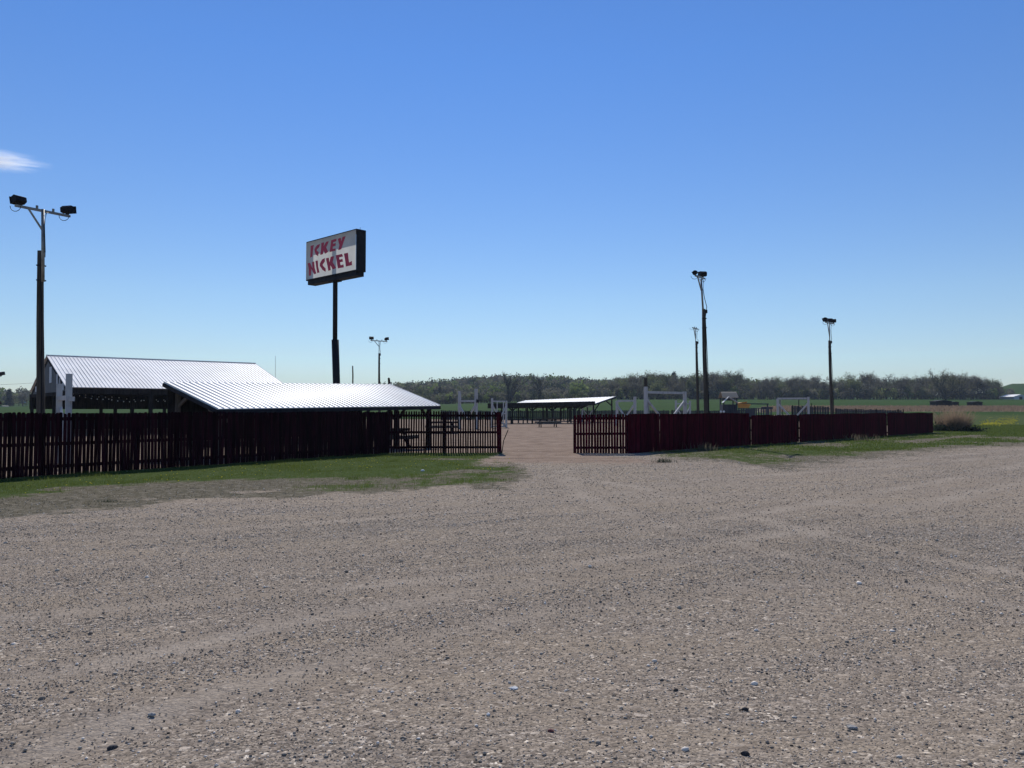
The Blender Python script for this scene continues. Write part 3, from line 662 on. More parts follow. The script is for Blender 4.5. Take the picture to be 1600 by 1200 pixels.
# ------------------------------------------------------------------ barn
FL = Vector((-27.9, 48, 0)); u = Vector((.775, .632, 0)); v = Vector((-.632, .775, 0)); BL_, BW = 14.9, 15.5; HE, HR = 3.02, 5.42
def bp(a, c, z): return FL + u * a + v * c + Vector((0, 0, z))
bn = thing('open_barn', FL, 'large open sided barn with white ribbed roof and grey gable behind the fence', 'barn')
b = MB(); ribbed(b, bp(0, 0, HE), bp(BL_, 0, HE), bp(BL_, BW / 2, HR), bp(0, BW / 2, HR)); b.build('roof', M['roof'], bn, label='front slope of the white ribbed roof')
b = MB(); ribbed(b, bp(BL_, BW, HE), bp(0, BW, HE), bp(0, BW / 2, HR), bp(BL_, BW / 2, HR)); b.beam(bp(-.02, BW / 2, HR + .02), bp(BL_ + .02, BW / 2, HR + .02), .25, .05); b.build('roof', M['roof'], bn, label='rear slope of the white ribbed roof')
for a in (.12, BL_ - .12):
    b = MB(); b.prism([bp(a, .05, 2.55), bp(a, BW - .05, 2.55), bp(a, BW - .05, HE - .06), bp(a, BW / 2, HR - .06), bp(a, .05, HE - .06)], u * .05); gs = b.build('gable_siding', M['sidin'], bn)
    if a < 1:
        for c, w, z0, z1 in ((12.9, .5, 2.95, 3.35), (10.6, .5, 3.25, 3.9), (6.4, .9, 3.45, 4.55), (3.75, .45, 3.3, 3.95), (2.75, .3, 3.05, 3.65), (1.5, .5, 2.85, 3.3)):
            q = MB(); q.box(bp(a - .03, c, (z0 + z1) / 2), (.04, w, z1 - z0), math.atan2(u.y, u.x)); q.build('gable_panel', M['lightpan'], gs)
ru = math.atan2(u.y, u.x)
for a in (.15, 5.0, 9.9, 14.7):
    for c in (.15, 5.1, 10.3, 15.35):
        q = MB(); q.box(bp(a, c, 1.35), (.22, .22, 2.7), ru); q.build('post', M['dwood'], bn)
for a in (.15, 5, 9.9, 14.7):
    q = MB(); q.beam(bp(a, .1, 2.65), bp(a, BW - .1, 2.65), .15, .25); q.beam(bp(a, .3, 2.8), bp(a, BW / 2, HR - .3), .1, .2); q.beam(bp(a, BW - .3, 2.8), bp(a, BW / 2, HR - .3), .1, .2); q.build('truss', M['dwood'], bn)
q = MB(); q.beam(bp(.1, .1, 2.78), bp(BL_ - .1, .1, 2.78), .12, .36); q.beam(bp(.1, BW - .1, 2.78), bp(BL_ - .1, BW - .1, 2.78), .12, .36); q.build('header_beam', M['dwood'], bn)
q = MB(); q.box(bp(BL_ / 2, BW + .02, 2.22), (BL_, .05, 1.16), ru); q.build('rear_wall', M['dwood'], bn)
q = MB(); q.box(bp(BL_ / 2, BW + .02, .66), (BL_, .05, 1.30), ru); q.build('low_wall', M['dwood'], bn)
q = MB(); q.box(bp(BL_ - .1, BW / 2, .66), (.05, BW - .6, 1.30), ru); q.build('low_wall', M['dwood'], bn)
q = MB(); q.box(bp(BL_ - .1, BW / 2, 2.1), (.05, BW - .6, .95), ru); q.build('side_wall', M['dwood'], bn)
q = MB(); q.beam(bp(0, 0, 2.5), bp(-1.1, 0, 0.2), .03, .03); q.build('downspout', M['trim'], bn)
# festoon lights under the eave
def festoon(path, nb, label):
    pts = []
    for (p0, p1) in zip(path[:-1], path[1:]):
        for i in range(12):
            k = i / 12; p = Vector(p0).lerp(Vector(p1), k); p.z -= 4 * k * (1 - k) * .13; pts.append(p)
    pts.append(Vector(path[-1])); r = thing('string_lights', pts[0], label, 'string lights', 'string lights in the barn')
    b = MB(); b.tube(pts, .012, 4); b.build('cord', M['black'], r)
    first = None
    for i in range(nb):
        p = pts[int((i + .5) / nb * (len(pts) - 1))]
        if first is None:
            import bmesh
            bm = bmesh.new(); bmesh.ops.create_uvsphere(bm, u_segments=8, v_segments=6, radius=.035); me = bpy.data.meshes.new('bulb'); bm.to_mesh(me); bm.free(); me.materials.append(M['bulb']); first = me
        o = bpy.data.objects.new('bulb', first); S.collection.objects.link(o); o.parent = r; o.location = p - pts[0] - Vector((0, 0, .05))
def onfront(px, py, off=.9):   # point just inside the front of the barn
    t = (px - 800) / 1200; base = FL + v * off
    a = (t * base.y - base.x) / (u.x - t * u.y); Y = base.y + u.y * a; return at(px, py, Y)
festoon([onfront(115, 614), onfront(170, 622.5), onfront(225, 624.5), onfront(290, 621), onfront(345, 626)], 26, 'lower string of small white bulbs hanging under the barn eave')
festoon([onfront(118, 612, 3), onfront(180, 619, 3), onfront(250, 623, 3), onfront(320, 624, 3)], 18, 'upper string of small white bulbs hung deeper inside the barn')
# white hanging board and pale panel inside
q = MB(); p = onfront(284, 619.5, 3); q.box((p.x, p.y, p.z), (.65, .03, .17), .2); tag(q.build('hanging_board', M['white']), 'small white board hanging in the dark barn beside the shelter roof end', 'board')
p = at(308, 640, 31); q = MB(); q.box((p.x, p.y, .95), (.62, .5, 1.9), .3); q.box((p.x, p.y, 1.93), (.7, .58, .06), .3)
tag(q.build('storage_cabinet', M['wood']), 'plain tan grey cabinet behind the fence under the shelter roof end', 'cabinet')

# left edge canopy
c0 = at(-62, 627, 40); cr = thing('shade_canopy', (c0.x, c0.y, 0), 'dark curved canopy edge at the far left of the picture', 'canopy')
b = MB(); n = 10
for i in range(n):
    a0, a1 = math.pi * i / n, math.pi * (i + 1) / n; w = 1.25
    def Q(a, s): return Vector((c0.x - math.cos(a) * w, c0.y + s, 1.88 + .38 * math.sin(a) + (.04 if s else 0)))
    b.slab([Q(a0, 0), Q(a1, 0), Q(a1, 1.4), Q(a0, 1.4)], .05)
b.build('cover', M['dwood'], cr)
b = MB(); b.beam((c0.x - 1.2, c0.y, 1.87), (c0.x + 1.2, c0.y, 1.87), .05, .05); b.build('crossbar', M['black'], cr)
for sx in (-1.15, 1.05): b = MB(); b.tube([(c0.x + sx, c0.y + .7, 0), (c0.x + sx, c0.y + .7, 1.9)], .03, 8); b.build('leg', M['black'], cr)

# ------------------------------------------------------------------ white braced goal frames
def frame(pl, pr, h_beam, hl, hr, w, label, bot=None, double=None, dark_top=None, vb=True):
    """pl, pr plan positions of posts"""
    pl = Vector(pl); pr = Vector(pr); d = (pr - pl).normalized(); rz = math.atan2(d.y, d.x)
    r = thing('braced_frame', (pl.x, pl.y, 0), label, 'frame', 'white braced net frames')
    for p, h in ((pl, hl), (pr, hr)):
        b = MB(); b.box((p.x, p.y, h / 2), (w, w, h), rz); b.build('post', M['white'], r)
    b = MB(); b.beam((pl.x, pl.y, h_beam), (pr.x, pr.y, h_beam), w * .5, w * .85); b.build('crossbeam', M['white'], r)
    m = (pl + pr) / 2; off = Vector((-d.y, d.x)) * -w * .3
    for p, s in ((pl, 1), (pr, -1)):
        b = MB(); b.beam((p.x + off.x, p.y + off.y, h_beam * .86), (m.x - d.x * s * .1 + off.x, m.y - d.y * s * .1 + off.y, h_beam * .38), w * .5, w * .75); b.build('brace', M['white'], r)
    if double:
        b = MB(); q = pl + d * (w * 1.15); b.box((q.x, q.y, double / 2), (w * .7, w * .7, double), rz); b.build('post', M['galv'], r, label='grey inner post beside the corner')
    if dark_top:
        b = MB(); b.box((pl.x, pl.y, (dark_top + hl) / 2), (w * .85, w * .85, dark_top - hl), rz); b.build('post_extension', M['polew'], r)
    return r
def P2(px, Y): return ((px - 800) / 1200 * Y, Y)
frame(P2(1009, 37.5), P2(1070, 39.5), 2.45, 2.72, 2.53, .14, 'large white V braced frame with dark topped left post behind the right red fence', double=2.2, dark_top=3.15)
frame(P2(1215, 60), P2(1263, 59), 2.46, 2.47, 2.58, .16, 'rightmost white V braced frame behind the red fence', double=2.35)
frame(P2(964, 76), P2(992, 74), 2.46, 2.45, 2.85, .2, 'smaller white V braced frame just right of the far pavilion')
frame(P2(1056, 78), P2(1078, 79), 2.2, 2.55, 2.5, .14, 'thin white braced frame seen behind the large white frame')
frame(P2(718, 66), P2(744, 64.5), 2.33, 3.2, 3.35, .2, 'tall white braced frame with two upright posts behind the left red fence')
fr2 = frame(P2(769, 67), P2(791, 68.2), 2.33, 2.6, 2.4, .14, 'white lattice braced frame at the left side of the gateway opening')
b = MB(); a = Vector(P2(769, 67)); e = Vector(P2(791, 68.2))
for k in (.35, .8): c = a.lerp(e, k); b.box((c.x, c.y, 1.2), (.09, .09, 2.3), 0)
b.beam((a.x, a.y, .12), (e.x, e.y, .12), .1, .1); b.beam((a.x, a.y, 1.25), (e.x, e.y, 1.25), .08, .1); b.beam((a.x, a.y - .08, 1.2), (e.x, e.y - .08, .1), .08, .1); b.build('lattice', M['white'], fr2)
frame(P2(910, 99), P2(927, 100), 2.0, 2.0, 2.0, .15, 'small white braced frame behind the far pavilion roof end')
fl = frame((-12.12, 21), (-13.5, 22.9), 1.93, 2.58, 2.37, .15, 'white frame seen end on beside the leftmost light pole')
b = MB(); b.beam(at(108, 623, 20.9), at(116, 623.5, 20.9), .05, .12); b.build('board', M['white'], fl)
# a small black ball lamp on the tall frame
b = MB(); p = at(746.5, 626.5, 64.3); b.tube([(p.x - .1, p.y, p.z), (p.x + .1, p.y, p.z)], [.16, .1], 10); tag(b.build('round_lamp', M['black']), 'small black round lamp fixed on the tall white frame post', 'lamp')

# ------------------------------------------------------------------ far pavilions
pv = thing('dark_pavilion', (0, 86, 0), 'long dark open pavilion across the yard, its shaded underside facing the camera', 'pavilion')
nl, nr, fr_, fl_ = at(762, 630.5, 86), at(930, 627.2, 88), at(912, 636.5, 92.5), at(772, 637.3, 91.5)
b = MB(); b.slab([nl, nr, fr_, fl_], .06); b.build('roof', M['trim'], pv)
b = MB(); b.slab([nl - dn * .55, nr - dn * .42, nr + dn * .02, nl + dn * .02], .05); b.build('fascia', M['dwood'], pv)  # front board made deep and dark to stand in for the shaded roof underside
b = MB()
for i in range(14): k = (i + .5) / 14; b.beam(nl.lerp(nr, k) - dn * .14, fl_.lerp(fr_, k) - dn * .14, .06, .16)
b.build('rafters', M['dwood'], pv)
for px_ in (800, 831, 862, 897):
    q = nl.lerp(nr, (px_ - 762) / 168); b = MB(); x = q.x; y = q.y + .5; h = 2.3
    b.box((x, y, h / 2), (.2, .2, h)); b.build('post', M['dwood'], pv)
    b = MB(); b.beam((x, y, 1.45), (x - .85, y, 2.25), .1, .14); b.beam((x, y, 1.45), (x + .85, y, 2.25), .1, .14); b.build('brace', M['dwood'], pv)
for px_ in (784, 810, 824, 855, 876, 887, 892, 905):
    q = at(px_, 637, 91.8); b = MB(); b.box((q.x, q.y, .9), (.17, .17, 1.8)); b.build('post', M['dwood'], pv)
wp = thing('white_roof_pavilion', (10, 95, 0), 'open pavilion with bright white sloping roof beyond the dark pavilion', 'pavilion')
RH, LH, RL = at(962, 619.5, 98), at(822, 625.5, 125), at(928, 631.2, 94); LL = RL + (LH - RH); LL.z = 2.2
b = MB(); ribbed(b, LL, RL, RH, LH, .9, .05, .05, .03); b.build('roof', M['roof'], wp)
b = MB(); b.beam(RL - dn * .1, RH - dn * .1, .06, .14); b.beam(LL - dn * .1, RL - dn * .1, .06, .14); b.build('fascia', M['trim'], wp)
for k in (.02, .25, .5, .75):
    for (a_, e_) in ((RL, LL), (RH, LH)):
        q = a_.lerp(e_, k) + (RH - RL) * (.08 if a_ is RL else -.08); b = MB(); b.box((q.x, q.y, (q.z - .2) / 2), (.17, .17, q.z - .2)); b.build('post', M['dwood'], wp)
        if k < .1: b = MB(); b.beam((q.x, q.y, q.z - 1.1), q - dn * .2 + (RL - RH) * (.28 if a_ is RH else -.28) , .1, .12); b.build('brace', M['dwood'], wp)

# ------------------------------------------------------------------ playhouse
ph = thing('playhouse', (*P2(1138, 72), 0), 'wooden playhouse with tan slatted roof and small front gable behind the red fence', 'playhouse')
cx, cy = P2(1138, 72); w = .66; 
b = MB(); b.box((cx, cy, 1.1), (1.3, 1.3, 1.95)); b.box((cx, cy, 2.5), (1.28, .06, .12)); b.build('walls', M['bluewood'], ph)
for sx in (-1, 1):
    for sy in (-1, 1): b = MB(); b.box((cx + sx * .6, cy + sy * .6, 1.35), (.1, .1, 2.7)); b.build('post', M['bluewood'], ph)
b = MB()
for i in range(5):
    k0, k1 = i / 5, (i + 1) / 5
    y0, y1 = cy - .85 + .8 * k0, cy - .85 + .8 * k1 + .03; z0, z1 = 2.72 + .55 * k0, 2.72 + .55 * k1
    b.slab([(cx - .8 + .08 * k0, y0, z0 + .02), (cx + .72, y0, z0 + .02), (cx + .76, y1, z1), (cx - .74 + .1 * k0, y1, z1)], .03)
    b.slab([(cx - .72, cy + .85 - .8 * k1, z1), (cx + .76, cy + .85 - .8 * k1, z1), (cx + .72, cy + .85 - .8 * k0, z0 + .02), (cx - .72, cy + .85 - .8 * k0, z0 + .02)], .03)
b.build('roof', M['tan'], ph)
b = MB(); b.prism([(cx + .74, cy - .8, 2.7), (cx + .74, cy + .8, 2.7), (cx + .74, cy, 3.25)], (.05, 0, 0)); b.build('gable_board', M['dwood'], ph)
b = MB(); b.slab([(cx - .28, cy - 1.1, 2.78), (cx - .8, cy - 1.1, 2.25), (cx - .8, cy - .6, 2.25), (cx - .28, cy - .6, 2.78)], -.04); b.slab([(cx - .22, cy - 1.1, 2.80), (cx + .62, cy - 1.1, 2.27), (cx + .62, cy - .6, 2.27), (cx - .22, cy - .6, 2.80)], .04); b.build('porch_roof', M['lightpan'], ph)
b = MB()
for i in range(9): b.box((cx - .6 + .15 * i, cy - .72, 1.6), (.05, .03, .8))
b.box((cx, cy - .72, 2.05), (1.35, .05, .06)); b.build('railing', M['bluewood'], ph)
b = MB(); b.slab([(cx + .7, cy - .5, 2.18), (cx + 1.95, cy - .5, 2.1), (cx + 1.7, cy - .55, 1.72), (cx + .75, cy - .55, 1.72)], .05); b.slab([(cx + .7, cy - .5, 2.2), (cx + 1.6, cy - .5, 2.35), (cx + 1.75, cy + .4, 2.2), (cx + .7, cy + .4, 2.3)], .05); b.build('orange_awning', M['orange'], ph)
b = MB(); b.beam((cx + .7, cy - .2, 2.15), (cx + 3.7, cy - .2, 2.12), .1, .1); b.beam((cx + 3.6, cy - .2, 0), (cx + 3.6, cy - .2, 2.1), .1, .1); b.build('swing_beam', M['bluewood'], ph)
b = MB(); b.beam((cx + .7, cy - .6, 1.72), (cx + 2.9, cy - .6, 1.72), .06, .06); b.beam((cx + 2.9, cy - .6, 1.75), (cx + 3.95, cy - .6, 1.75), .1, .2)
for i in range(14): b.box((cx + .8 + .23 * i, cy - .6, 1.2), (.12, .03, 1.0))
b.build('deck_railing', M['bluewood'], ph)
for px_, lab in ((1126.3, 'left white ball shaped cap on the fence top before the playhouse'), (1131.2, 'right white ball shaped cap on the fence top before the playhouse')):
    p = at(px_, 643.3, 34.5); b = MB(); b.tube([(p.x, p.y, p.z - .04), (p.x, p.y, p.z), (p.x, p.y, p.z + .05)], [.02, .05, .02], 8); b.tube([(p.x, p.y, 1.2), (p.x, p.y, p.z - .03)], .012, 6)
    tag(b.build('finial', M['bulb']), lab, 'finial')

# ------------------------------------------------------------------ sign
KS = 1.535; Yr, Yl = 29.9 * KS, 32.3 * KS
TR = at(554.4, 357.4, Yr); TL = at(477.3, 379.9, Yl); BR = at(557.8, 420.8, Yr); BLp = at(479.4, 438.7, Yl)
TR.x = BR.x = (TR.x + BR.x) / 2; TL.x = BLp.x = (TL.x + BLp.x) / 2
zt = (TR.z + TL.z) / 2; zb = (BR.z + BLp.z) / 2
TR.z = TL.z = zt; BR.z = BLp.z = zb
su = (TR - TL).normalized(); sn = Vector((su.y, -su.x, 0)); sn = -sn if sn.y > 0 else sn      # toward camera
poleX = at(526, 600, 31.2).x
mid = (TR + TL) / 2 - sn * .37; sg = thing('roadside_sign', (mid.x, mid.y, 0), 'tall roadside sign with two rows of red lettering on a black pole', 'sign')
b = MB(); srz = math.atan2(su.y, su.x); wS = (TR - TL).length; cS = (TR + TL) / 2
cc = cS - sn * .37; D = .70
b.box((cc.x, cc.y, zt + .02), (wS + .04, D, .05), srz); b.box((cc.x, cc.y, zb - .02), (wS + .04, D, .05), srz)
for sg_ in (-1, 1): q = cc + su * sg_ * (wS / 2 + .0); b.box((q.x, q.y, (zt + zb) / 2), (.05, D - .01, zt - zb - .005), srz)
b.box((cc.x, cc.y, zb - .18), (wS - .18, D - .12, .27), srz)
b.build('cabinet', M['black'], sg)
b = MB(); b.add([BLp + sn * .004, BR + sn * .004, TR + sn * .004, TL + sn * .004], [(0, 1, 2, 3)]); fc = b.build('face', M['signface'], sg)
b = MB(); b.slab([BLp + sn * .012 , BR + sn * .012, BR + sn * .012 + dn * .02, BLp + sn * .012 + dn * .02], .02); b.slab([TL + sn * .012 - dn * .02, TR + sn * .012 - dn * .02, TR + sn * .012, TL + sn * .012], .02); b.build('edge_trim', M['trim'], sg)
b = MB(); p = TR - sn * .37 - su * .1; b.tube([p, p + dn * .2], .012, 6); b.build('spike', M['black'], sg)
def onsign(lx, ly):
    px_, py_ = 474 + lx / 12, 352 + ly / 12; t_ = (px_ - 800) / 1200; ty_ = (600 - py_) / 1200; f = ct - ty_ * st
    k = t_ / f; P0 = TL + sn * .008
    s_ = (k * P0.y - P0.x) / (su.x - k * su.y); q = P0 + su * s_; return at(px_, py_, q.y)
LET = [[(138, 385), (204, 370), (190, 405), (170, 590), (130, 608), (138, 470)],
 [(262, 370), (315, 350), (298, 410), (255, 455), (252, 475), (290, 505), (275, 578), (235, 550), (213, 485), (210, 450), (230, 410)],
 [(338, 330), (392, 320), (380, 400), (430, 310), (480, 298), (430, 415), (466, 500), (408, 535), (380, 470), (368, 545), (318, 555), (335, 440)],
 [(525, 280), (625, 250), (618, 298), (560, 318), (557, 350), (610, 335), (605, 385), (553, 400), (550, 445), (608, 432), (600, 475), (495, 503), (510, 390)],
 [(648, 255), (700, 232), (715, 300), (738, 218), (795, 203), (750, 330), (712, 450), (655, 468), (678, 370)],
 [(85, 715), (128, 703), (175, 810), (165, 690), (205, 680), (215, 800), (245, 905), (205, 920), (150, 815), (145, 940), (108, 947), (105, 830)],
 [(228, 668), (272, 660), (280, 780), (305, 885), (262, 895), (245, 790)],
 [(355, 640), (405, 615), (405, 680), (365, 735), (370, 760), (420, 810), (420, 872), (365, 840), (310, 760), (312, 715)],
 [(425, 620), (480, 608), (490, 700), (515, 590), (578, 580), (550, 690), (615, 800), (555, 828), (505, 745), (515, 840), (470, 855), (450, 740)],
 [(610, 562), (728, 538), (745, 585), (672, 605), (680, 645), (735, 630), (745, 680), (690, 695), (700, 750), (755, 735), (760, 790), (650, 808), (630, 690)],
 [(762, 532), (838, 515), (845, 600), (860, 700), (912, 668), (912, 748), (800, 775), (785, 650)]]
for poly in LET:
    b = MB(); b.prism([onsign(*p) + sn * .012 for p in poly], -sn * .005); b.build('letter', M['signred'], sg)
pc = cS - sn * .25; tY = cc.y; bx_ = at(528, 600, tY).x; tx_ = at(523.6, 450, tY).x
zc = at(525, 531, tY).z
b = MB(); b.tube([(tx_ + .02, tY, zc - .1), (tx_, tY, zt - .05)], .15, 16); b.build('upper_pole', M['black'], sg, smooth=True)
b = MB(); b.tube([(bx_ + .03, tY, 0), (tx_ + .03, tY, zc)], .227, 16); b.build('lower_pole', M['black'], sg, smooth=True)
b = MB(); b.box((tx_, tY, zb - .345), (.8, .45, .06), srz); b.build('mounting_plate', M['black'], sg)

# ------------------------------------------------------------------ floodlight poles
def floodlight(r, p, yaw, tilt, s=1.0, mat='black'):
    """box floodlight on a yoke, standing on point p"""
    m = Matrix.Rotation(yaw, 3, 'Z') @ Matrix.Rotation(tilt, 3, 'X'); c = Vector(p) + Vector((0, 0, .16 * s))
    prof = [(-.13, -.09), (.0, -.13), (.16, -.10), (.16, .10), (-.02, .13), (-.13, .06)]
    b = MB(); b.prism([c + m @ Vector((-.17 * s, y * s, z * s)) for y, z in prof], m @ Vector((.34 * s, 0, 0)))
    b.prism([c + m @ Vector((-.19 * s, y * s, z * s)) for y, z in ((.15, -.12), (.19, -.12), (.19, .12), (.15, .12))], m @ Vector((.38 * s, 0, 0)))
    h = b.build('floodlight', M[mat], r)
    b = MB(); b.prism([c + m @ Vector((x * s, .192 * s, z * s)) for x, z in ((-.16, -.1), (.16, -.1), (.16, .1), (-.16, .1))], m @ Vector((0, .006, 0))); b.build('lens', M['glass'], h)
    b = MB(); b.beam(Vector(p) - Vector((0, 0, .02)), Vector(p) + Vector((0, 0, .09 * s)), .06 * s, .12 * s); b.build('yoke', M['black'], h)
def light_pole(base, wood_top, mast_base, mast_top, armL, armR, rb, rt, rm, label, lamps, brace=.35, cable=True, stubs=True):
    base, wood_top, mast_base, mast_top, armL, armR = map(Vector, (base, wood_top, mast_base, mast_top, armL, armR))
    r = thing('floodlight_pole', base, label, 'light pole', 'floodlight poles')
    b = MB(); n = 6; pts = [base.lerp(wood_top, i / n) + Vector((math.sin(i * 1.1) * .012 if 0 < i < n else 0, 0, 0)) for i in range(n + 1)]
    b.tube(pts, [rb + (rt - rb) * i / n for i in range(n + 1)], 14); b.build('wooden_pole', M['polew'], r, smooth=True)
    b = MB(); b.tube([mast_base, mast_top], rm, 10); b.build('mast', M['galv'], r, smooth=True)
    b = MB(); b.beam(armL, armR, .07, .07)
    if stubs:
        for k in (.38, .68): q = armL.lerp(armR, k); b.beam(q, q + Vector((0, 0, .13)), .05, .05)
    b.build('crossarm', M['galv'], r)
    b = MB(); q = armL.lerp(armR, .22); b.beam(q, mast_top - Vector((0, 0, (armR - armL).length * brace)), .05, .05); b.build('brace', M['galv'], r)
    for (k, yaw, tilt, s) in lamps: floodlight(r, armL.lerp(armR, k) + Vector((0, 0, .05)), yaw, tilt, s)
    if cable:
        b = MB(); q = armL.lerp(armR, .6)
        pts = [q, mast_top + Vector((.12, -.03, -.12)), mast_top + Vector((.08, -.04, -.5)), mast_top.lerp(mast_base, .6) + Vector((.09, -.04, 0)), wood_top + Vector((rt + .05, -.05, .1)),
               wood_top + Vector((rt * .7, -rt, -.4)), base.lerp(wood_top, .6) + Vector((rb * .8, -rb * .8, 0)), base.lerp(wood_top, .2) + Vector((rb * .85, -rb, 0))]
        b.tube(pts, .016, 6)
        for k, sg_ in ((.95, 1), (.06, -1)):
            q0 = armL.lerp(armR, k); pt = [q0 + Vector((math.cos(a) * .16 - .08, -.03, -.16 * math.sin(a))) for a in np.linspace(0, math.pi, 8)]; b.tube(pt, .01, 5)
        b.build('cable', M['black'], r)
    for k in (.86, .93): q = base.lerp(wood_top, k); b = MB(); b.box((q.x + rt * .2, q.y, q.z), (rt * 2.3, rt * 2.2, .035)); b.build('strap', M['trim'], r)
    b = MB(); b.box(wood_top + Vector((rt + .03, -.05, -.12)), (.08, .08, .16)); b.build('junction_box', M['trim'], r)
    return r
# leftmost pole
Y0 = 23.0
light_pole((*P2(65, Y0), 0), at(63.5, 392, Y0), at(67.2, 440, Y0 - .2), at(67, 327, Y0 - .2), at(24, 321, 22.2), at(109, 338, 23.9), .125, .085, .045,
           'tallest looking wooden pole at far left carrying two black floodlights on a crossarm', [(.06, 1.15, -.25, .9), (.95, -.2, .12, .92)])
Yb = 65
light_pole((*P2(593, Yb), 0), at(592.5, 552, Yb), at(592.3, 556, Yb), at(592.3, 532.5, Yb), at(579, 532, 65), at(605, 533.5, 65), .11, .075, .03,
           'light pole with a T crossarm and two floodlights standing behind the near shelter roof', [(.06, .3, .1, 1.0), (.94, -1.2, .2, 1.0)])
light_pole((*P2(1104, 36), 0), at(1099.5, 483, 36), at(1098.5, 485, 35.9), at(1095.5, 436, 35.9), at(1086.5, 430.5, 34.8), at(1101, 435.5, 37.2), .125, .085, .045,
           'taller of the two close light poles behind the right red fence', [(.0, 1.0, -.5, .62), (.8, .15, .1, .95)], brace=.2, stubs=False)
light_pole((*P2(1090.5, 58), 0), at(1088, 533, 58), at(1087, 540, 58), at(1086.8, 514.5, 58), at(1082, 512, 57), at(1091, 514.5, 59), .10, .075, .03,
           'thinner light pole just left of the taller one, no floodlight boxes on its arm', [], brace=.35, stubs=True)
light_pole((*P2(1300, 53), 0), at(1296, 532, 53), at(1296.5, 536, 53), at(1296, 505, 53), at(1290, 503.5, 51.6), at(1303, 506, 54.4), .125, .08, .035,
           'rightmost light pole, leaning slightly, with a cluster of floodlights on top', [(.0, 1.0, -.3, .95), (.5, .1, .1, .95), (.95, -.4, .2, .95)], brace=.3, stubs=False)
light_pole((*P2(-12, 105), 0), at(-12, 606, 105), at(-12, 610, 105), at(-12, 587.5, 105), at(-26, 587, 105), at(2, 588, 105), .13, .09, .05,
           'far floodlight head just poking in at the left edge of the picture', [(.03, 0, .1, 1.6), (.98, -.6, .2, 1.9)])
def stick(name, px, y0, y1, Y, r, mat, label, cat):
    a = at(px, y0, Y); e = at(px, y1, Y); b = MB(); b.tube([(a.x, a.y, gz(a.x, a.y)), a.lerp(e, .5) + Vector((r * .3, 0, 0)), e], [r, r * .95, r * .8], 8); b.tube([e, e + Vector((0, 0, r * .4))], [r * .8, r * .3], 8)
    tag(b.build(name, mat, smooth=False), label, cat)
stick('bare_post', 551, 600, 572, 62, .06, M['polew'], 'slim bare post right of the sign pole above the shelter roof', 'post')
stick('bare_post', 607.5, 604, 591, 38, .065, M['dwood'], 'short dark post poking over the right slope of the shelter roof', 'post')
stick('antenna_mast', 430.3, 590, 556, 95, .022, M['galv'], 'very thin antenna mast right of the barn roof', 'antenna')
# overhead wire at far left
b = MB(); b.tube([at(-200, 610, 150), at(-60, 603, 150), at(20, 600.3, 150), at(90, 596, 150), at(300, 575, 150)], .02, 5); tag(b.build('power_line', M['trim']), 'single overhead power line left of the barn', 'power line')

# ------------------------------------------------------------------ field posts, wire, sheds, houses
def fpost(px, ytop, Y, r, label, lean=0.0):
    x, y = P2(px, Y); g = gz(x, y); t = at(px, ytop, Y); b = MB(); b.tube([(x + lean, y, g - .1), (x, y, t.z)], [r, r * .9], 8); tag(b.build('fence_post', M['dwood'], smooth=False), label, 'post', 'field fence posts')
fpost(1539, 639.5, 150, .16, 'dark wooden post alone in the grass right of the dry bush', .25)
fpost(1577, 640, 150, .06, 'very thin pole in the grass near the right edge')
fpost(1475, 639, 130, .09, 'grey post behind the dry bush', 0)
fpost(1411, 639, 86, .06, 'short dark post rising behind the far end of the red fence')
fpost(1474.5, 640, 140, .05, 'thin stake hidden in the top of the dry bush')
fpost(1199, 634, 95, .07, 'post of the wire fence right of the playhouse')
fpost(1222, 638, 95, .05, 'small post between the playhouse and the rightmost white frame')
fpost(1248, 624, 92, .06, 'tall thin post seen inside the rightmost white frame')
fpost(1268, 630, 100, .05, 'thin post just right of the rightmost white frame')
b = MB()
for zz in (.6, 1.0, 1.35): b.tube([(P2(1188, 95)[0], 95, zz), (P2(1238, 95)[0], 95, zz)], .012, 4)
tag(b.build('fence_wire', M['trim']), 'three thin wires strung between posts right of the playhouse', 'wire')

def shed(px0, px1, ytop, Y, dep, name, wallm, roofm, label, cat, rise=.25, z_extra=0):
    x0, x1 = P2(px0, Y)[0], P2(px1, Y)[0]; g = gz((x0 + x1) / 2, Y) - .1; t = at(px0, ytop, Y).z; hw = t - g; r = thing(name, ((x0 + x1) / 2, Y, g), label, cat)
    eave = g + hw * (1 - rise)
    b = MB(); b.prism([(x0, Y, g), (x1, Y, g), (x1, Y, eave), ((x0 + x1) / 2, Y, t - .06), (x0, Y, eave)], (0, dep, 0)); b.build('walls', wallm, r)
    b = MB(); m_ = (x0 + x1) / 2; o_ = .15 * (x1 - x0) / 4
    b.slab([(x0 - o_, Y - .2, eave), (m_, Y - .2, t), (m_, Y + dep + .2, t), (x0 - o_, Y + dep + .2, eave)], .08); b.slab([(m_, Y - .2, t), (x1 + o_, Y - .2, eave), (x1 + o_, Y + dep + .2, eave), (m_, Y + dep + .2, t)], .08); b.build('roof', roofm, r)
    b = MB(); b.box((m_, Y - .03, g + hw * .3), ((x1 - x0) * .22, .05, hw * .55)); b.build('door', M['trim'], r)
    return r
shed(1463, 1487, 624.8, 188, 3, 'field_shed', M['black'], M['trim'], 'low black shed at the edge of the green field above the dry bush', 'shed', .2)
shed(1488, 1498, 627.5, 190, 2, 'field_shed', M['black'], M['trim'], 'small black shed right beside the larger low black shed', 'shed', .1)
shed(1520, 1535, 627, 188, 2.5, 'field_shed', M['black'], M['trim'], 'small dark shed standing apart in the green field near the right edge', 'shed', .15)
